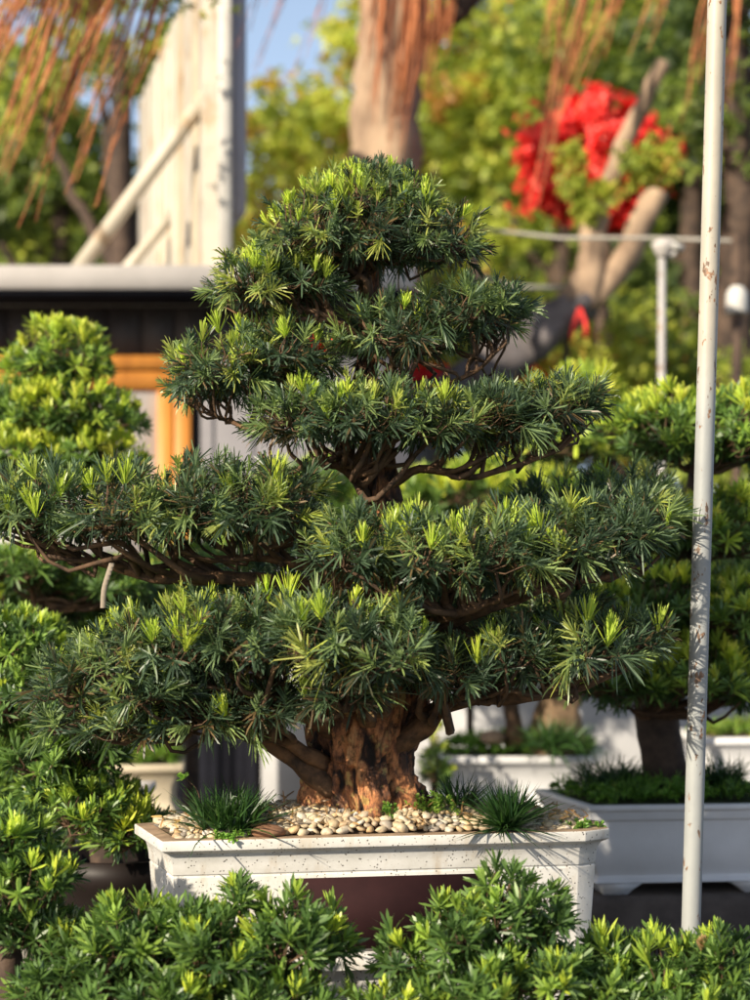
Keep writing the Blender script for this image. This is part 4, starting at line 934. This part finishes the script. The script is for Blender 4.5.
def hedge(label, ells, seed, tint, rho=60, L=.07):
    t = thing('shrub', label, 'shrub', g0(ells[0][0], ells[0][4]), GH)
    crown(t, ells, seed, rho, L, tint, .12, name='foliage', clump=.22)
    c = W(ells[0][0],ells[0][1],ells[0][4]); mb = MB(); mb.tube(smooth_path([c*[1,1,0], c*[1,1,.6]+[.05,0,0], c],8), np.linspace(.06,.03,8), 8); mb.build('stem', M['darkbark'], t, smooth=True)
hedge('yellow-green hedge shrub below the leaning pruned tree', [(540,360,60,40,13.5,.6),(600,370,70,50,13.6,.6),(570,420,80,50,13.6,.6)], 81, .75, 120)
hedge('olive hedge shrub beneath the white lamp pole', [(660,370,70,50,14,.6),(640,430,90,50,14,.6),(720,400,60,70,14.2,.6)], 82, .48, 120)
hedge('brown and green hedge shrub past the painted pole', [(730,460,60,60,12.6,.5),(760,380,40,50,12.6,.5)], 83, .55, 120)
hedge('pale green hedge shrub behind the upper foliage tiers', [(470,400,80,70,13.8,.6),(430,470,80,50,13.8,.6),(500,480,80,50,13.8,.6)], 84, .72, 110)
hedge('dull green hedge shrub below the horizontal pipe', [(510,310,60,50,15.5,.6),(470,330,60,50,15.5,.6),(600,320,70,40,15.5,.6)], 85, .62, 110)
hedge('broad green hedge shrub behind the grey wall', [(600,540,120,80,12.5,.6),(720,560,120,90,12.5,.6),(470,560,90,70,12.6,.6)], 86, .42, 90)

# banyan with hanging roots
D = 14.0
t = thing('banyan_tree', 'pale banyan trunk with reddish brown aerial roots hanging from its limbs', 'tree', g0(390,D))
mb = MB(); mb.tube(smooth_path([g0(372,D), W(380,400,D), W(384,200,D), W(392,60,D), W(398,-40,D), W(400,-140,D)], 40, .02, 5), np.interp(np.linspace(0,1,40),[0,.5,.8,1],[.34,.24,.24,.26]), 28,
     ridge=lambda th,t_,p: 1+.12*np.sin(3*th+3*t_)+.09*np.sin(5*th-2*t_)+.04*np.sin(11*th)); mb.build('trunk', M['palebark'], t, smooth=True)
lim = []
for pts_, r0, r1 in (([W(398,-60,D), W(340,-150,12.5), W(200,-130,10.5), W(60,-110,9.3), W(-80,-90,8.8)], .17, .07),
                     ([W(398,-60,D), W(480,-110,13.2), W(580,-90,12.6), W(700,-60,12.2), W(800,-60,12)], .15, .06),
                     ([W(395,60,D), W(430,30,D-.2), W(470,0,D-.3), W(500,-60,D-.4)], .09, .06)):
    q = smooth_path(pts_, 30, .02, 6); lim.append(q); mb = MB(); mb.tube(q, np.linspace(r0,r1,30), 12); mb.build('limb', M['darkbark'], t, smooth=True)
def strand(p, q, n=5, rad=.012, spread=.05, seed=0, tint=.5):
    rad = rad*.75; n = n+2; spread = spread*.6
    r = np.random.RandomState(seed); mb = MB(); 
    for k in range(n):
        o1 = r.randn(3)*spread*.5; o2 = r.randn(3)*spread; f = .65+.35*r.rand()
        e_ = p+(q-p)*f+o2; md = (p+e_)/2+r.randn(3)*.025+[0.02,0,-.02]
        mb.tube(smooth_path([p+o1, md, e_], 14, .004, seed*9+k), np.linspace(rad,rad*.3,14), 5, a=np.clip(tint+.2*r.randn(),0,1))
    mb.build('aerial_root', M['root'], t, smooth=True)
S1 = [(30,-60,-10,175),(62,-70,12,165),(88,-60,45,160),(20,-60,-28,120),(112,-60,70,180),(140,-70,95,200),(50,-60,20,120),(10,-60,-40,100),(100,-60,62,120),(265,-80,240,40),(300,-90,255,60),(340,-90,310,50),(75,-60,30,205),(38,-60,-5,60)]
for i, (x0,y0,x1,y1) in enumerate(S1):
    Dn = 8.7+.5*((i*37) % 7)/7+ (1.4 if x0 > 210 else 0)
    p = W(x0,y0,Dn); j = int(np.argmin(np.abs(lim[0][:,0]-p[0]))); p = np.array([W(x0,y0,Dn)[0]+.12, lim[0][j][1], lim[0][j][2]])
    strand(p, W(x1-6,y1+22,Dn), 6, .010 if x0 < 210 else .006, .04, i, .55)
for i, (x0,y0,x1,y1) in enumerate([(405,-60,392,150),(425,-60,408,140),(440,-60,425,110),(384,-60,376,120),(452,-40,440,60),(372,-60,366,80),(415,-60,398,170)]):
    strand(W(x0,y0,D-.35), W(x1,y1,D-.35), 7, .016, .06, 40+i, .5)
for i, (x0,y0,x1,y1) in enumerate([(618,-80,560,140),(575,-80,540,170),(600,-80,528,225),(680,-80,640,60),(722,-60,676,130),(640,-80,600,60),(560,-80,548,60),(735,-60,725,110)]):
    strand(W(x0,y0,12.4), W(x1,y1,12.0), 4, .012, .05, 60+i, .45)
# scraps of foliage on the banyan limbs
crown(t, [(30,-20,90,40,9.6,.5),(150,-30,80,30,10.2,.5)], 91, 40, .05, .6, .3, name='crown', clump=.16)

# red flower ball
D = 13.7
t = thing('flowering_tree', 'round crown of bright red flowers on a thin trunk behind the pruned tree', 'tree', g0(600,D))
mb = MB(); mb.tube(smooth_path([g0(606,D), W(604,400,D), W(600,250,D), W(598,170,D)], 14, .02, 2), np.linspace(.08,.04,14), 10); mb.build('trunk', M['darkbark'], t, smooth=True)
crown(t, [(596,160,62,62,D,.5),(560,175,34,44,D,.4),(640,150,32,36,D,.35),(590,120,42,26,D,.35),(615,205,34,26,D,.3),(556,140,26,26,D,.3)], 92, 620, .045, .55, .28, mat=M['red'], name='crown', clump=.10, wr=.9, cone_=(1.0,1.6))
hb = thing('flowering_shrub', 'low dark red shrub at the foot of the leaning grey trunk', 'shrub', g0(520,13.2)); crown(hb, [(525,395,34,22,13.,.25),(430,385,24,14,13.2,.2),(410,290+100,20,12,13.2,.2)], 93, 120, .05, .2, .2, mat=M['red'], name='foliage', clump=.12, wr=.9)
mb = MB(); c = W(525,395,13.); mb.tube([c*[1,1,0], c], [.03,.02], 8); mb.build('stem', M['darkbark'], hb)

# pruned leaning tree
D = 12.6
t = thing('pruned_tree', 'leaning hard-pruned tree with grey lower trunk, pale limbs and a red ribbon', 'tree', g0(380,D))
mb = MB(); mb.tube(smooth_path([g0(330,D), W(400,470,D), W(470,385,D), W(530,340,D), W(588,298,D)], 26, .02, 8), np.linspace(.22,.12,26), 18, ridge=lambda th,t_,p: 1+.1*np.sin(3*th+9*t_)+.07*np.sin(7*th-31*t_)+.06*np.sin(19*t_+2*th)); mb.build('trunk', M['greybark'], t, smooth=True)
for pts_, r0, r1 in (([W(580,305,D), W(592,270,D), W(592,240,D), W(600,215,D)], .13, .075), ([W(592,300,D), W(622,262,D), W(645,215,D), W(658,192,D)], .09, .08)):
    mb = MB(); mb.tube(smooth_path(pts_, 16, .01, 3), np.linspace(r0,r1,16), 14, ridge=lambda th,t_,p: 1+.08*np.sin(3*th+9*t_)); mb.build('limb', M['palebark'], t, smooth=True)
mb = MB(); mb.tube(smooth_path([W(596,215,D+.3), W(618,160,D+.3), W(642,105,D+.3), W(664,62,D+.3)], 16, .01, 3), np.linspace(.07,.05,16), 14); mb.build('limb', M['palebark'], t, smooth=True)
for i, e_ in enumerate([[(588,208,19,20,D-.1,.14),(572,186,13,20,D-.1,.12),(574,158,7,12,D-.1,.1),(604,188,13,16,D-.1,.1)], [(645,165,26,20,D-.05,.16),(665,150,16,20,D-.05,.12)]]):
    crown(t, e_, 95+i, 500, .045, .68, .14, name='leafy_clump', clump=.07)
mb = MB(); c = W(575,330,D-.2)
for s_ in (-1,1): mb.tube(smooth_path([W(580,308,D-.15), W(580+s_*6,325,D-.17), W(578+s_*7,338,D-.16)], 6), .014, 6)
mb.build('ribbon', M['red'], t)

# horizontal pipe, lamp, white bottle
D = 11.4
t = thing('pipe_rail', 'long thin grey horizontal pipe crossing behind the painted pole', 'pipe', W(470,250,D))
mb = MB(); mb.tube([W(475,228,D+.6), W(560,238,D+.3), W(650,238,D), W(737,241,D-.5)], .012, 10); mb.build('tube', simple('grey_pipe', (.34,.32,.28), .5), t, smooth=True)
mb = MB(); q = W(737,241,D-.5); mb.tube([q*[1,1,0], q+[0,0,.03]], .03, 10); mb.build('post', M['darkbark'], t)
mb = MB(); q = W(475,228,D+.6); mb.tube([q*[1,1,0], q+[0,0,.03]], .03, 10); mb.build('post', M['darkbark'], t)
t = thing('pipe_rail', 'short thin pale pipe among the hedge shrubs under the red flowers', 'pipe', W(520,290,12.9)); mb = MB(); mb.tube([W(470,272,12.9), W(510,287,12.9), W(568,288,12.9)], .018, 10); mb.build('tube', simple('pale_pipe', (.38,.38,.33), .5), t, smooth=True)
for (px, py) in ((472,274),(566,289)):
    mb = MB(); q = W(px,py,12.9); mb.tube([q*[1,1,0], q], .025, 8); mb.build('post', M['darkbark'], t)
D = 10.4
t = thing('lamp_post', 'slim garden lamp post with a small white head beyond the painted pole', 'street lamp', g0(660,D))
mb = MB(); mb.tube([g0(660,D), W(662,256,D)], .021, 14); mb.build('post', rusty('lamp_post_paint', (.46,.44,.42), (.36,.35,.34), 20, .55, .65)[0], t, smooth=True)
c = W(664,249,D); mb = MB(); mb.lathe(c-[0,0,.05], [(.03,0),(.045,.02),(.06,.05),(.07,.075),(.05,.095),(.02,.105)], 16); mb.build('lamp_head', M['fascia'], t, smooth=True)
mb = MB(); mb.obox(c+[.055,-.02,.01], (.045,0,-.012), (0,.035,0), (.004,0,.014)); mb.build('side_arm', M['white'], t)
mb = MB(); mb.tube([W(668,258,D), W(676,252,D-.03)], .012, 8); mb.build('bracket', M['white'], t)
D = 10.9
t = thing('hanging_bottle', 'white plastic bottle hanging on a cord from the pipe end', 'bottle', W(737,314,D))
c = W(737,314,D); mb = MB(); mb.lathe(c, [(.045,0),(.062,.006),(.064,.02),(.064,.10),(.058,.125),(.036,.155),(.02,.165),(.02,.19)], 24); mb.build('body', M['white'], t, smooth=True)
mb = MB(); mb.lathe(c+[0,0,.191], [(.024,0),(.024,.02),(.02,.024)], 16); mb.build('cap', M['white'], t, smooth=True)
mb = MB(); mb.tube([c+[0,0,.214], W(737,243,D)], .006, 6); mb.build('cord', M['darkbark'], t)
# brown trunks at the right edge
for (lab, x0, x1, Dd, r0, pts_, bk) in (('reddish brown tree trunk below the hanging white bottle', 0,0,13., .13, [g0(745,13.), W(738,450,13.), W(735,310,13.), W(742,200,13.), W(735,60,13.), W(745,-80,13)], 'darkbark'),):
    far_tree(lab, g0(745,Dd), pts_, [r0*1.3,r0,r0*.95,r0*.8,r0*.7], [(740,120,50,60,Dd,.5),(760,40,60,60,Dd,.5)], 97, 60, .07, .22, bark='palebark' if 0 else 'darkbark', group=GT)
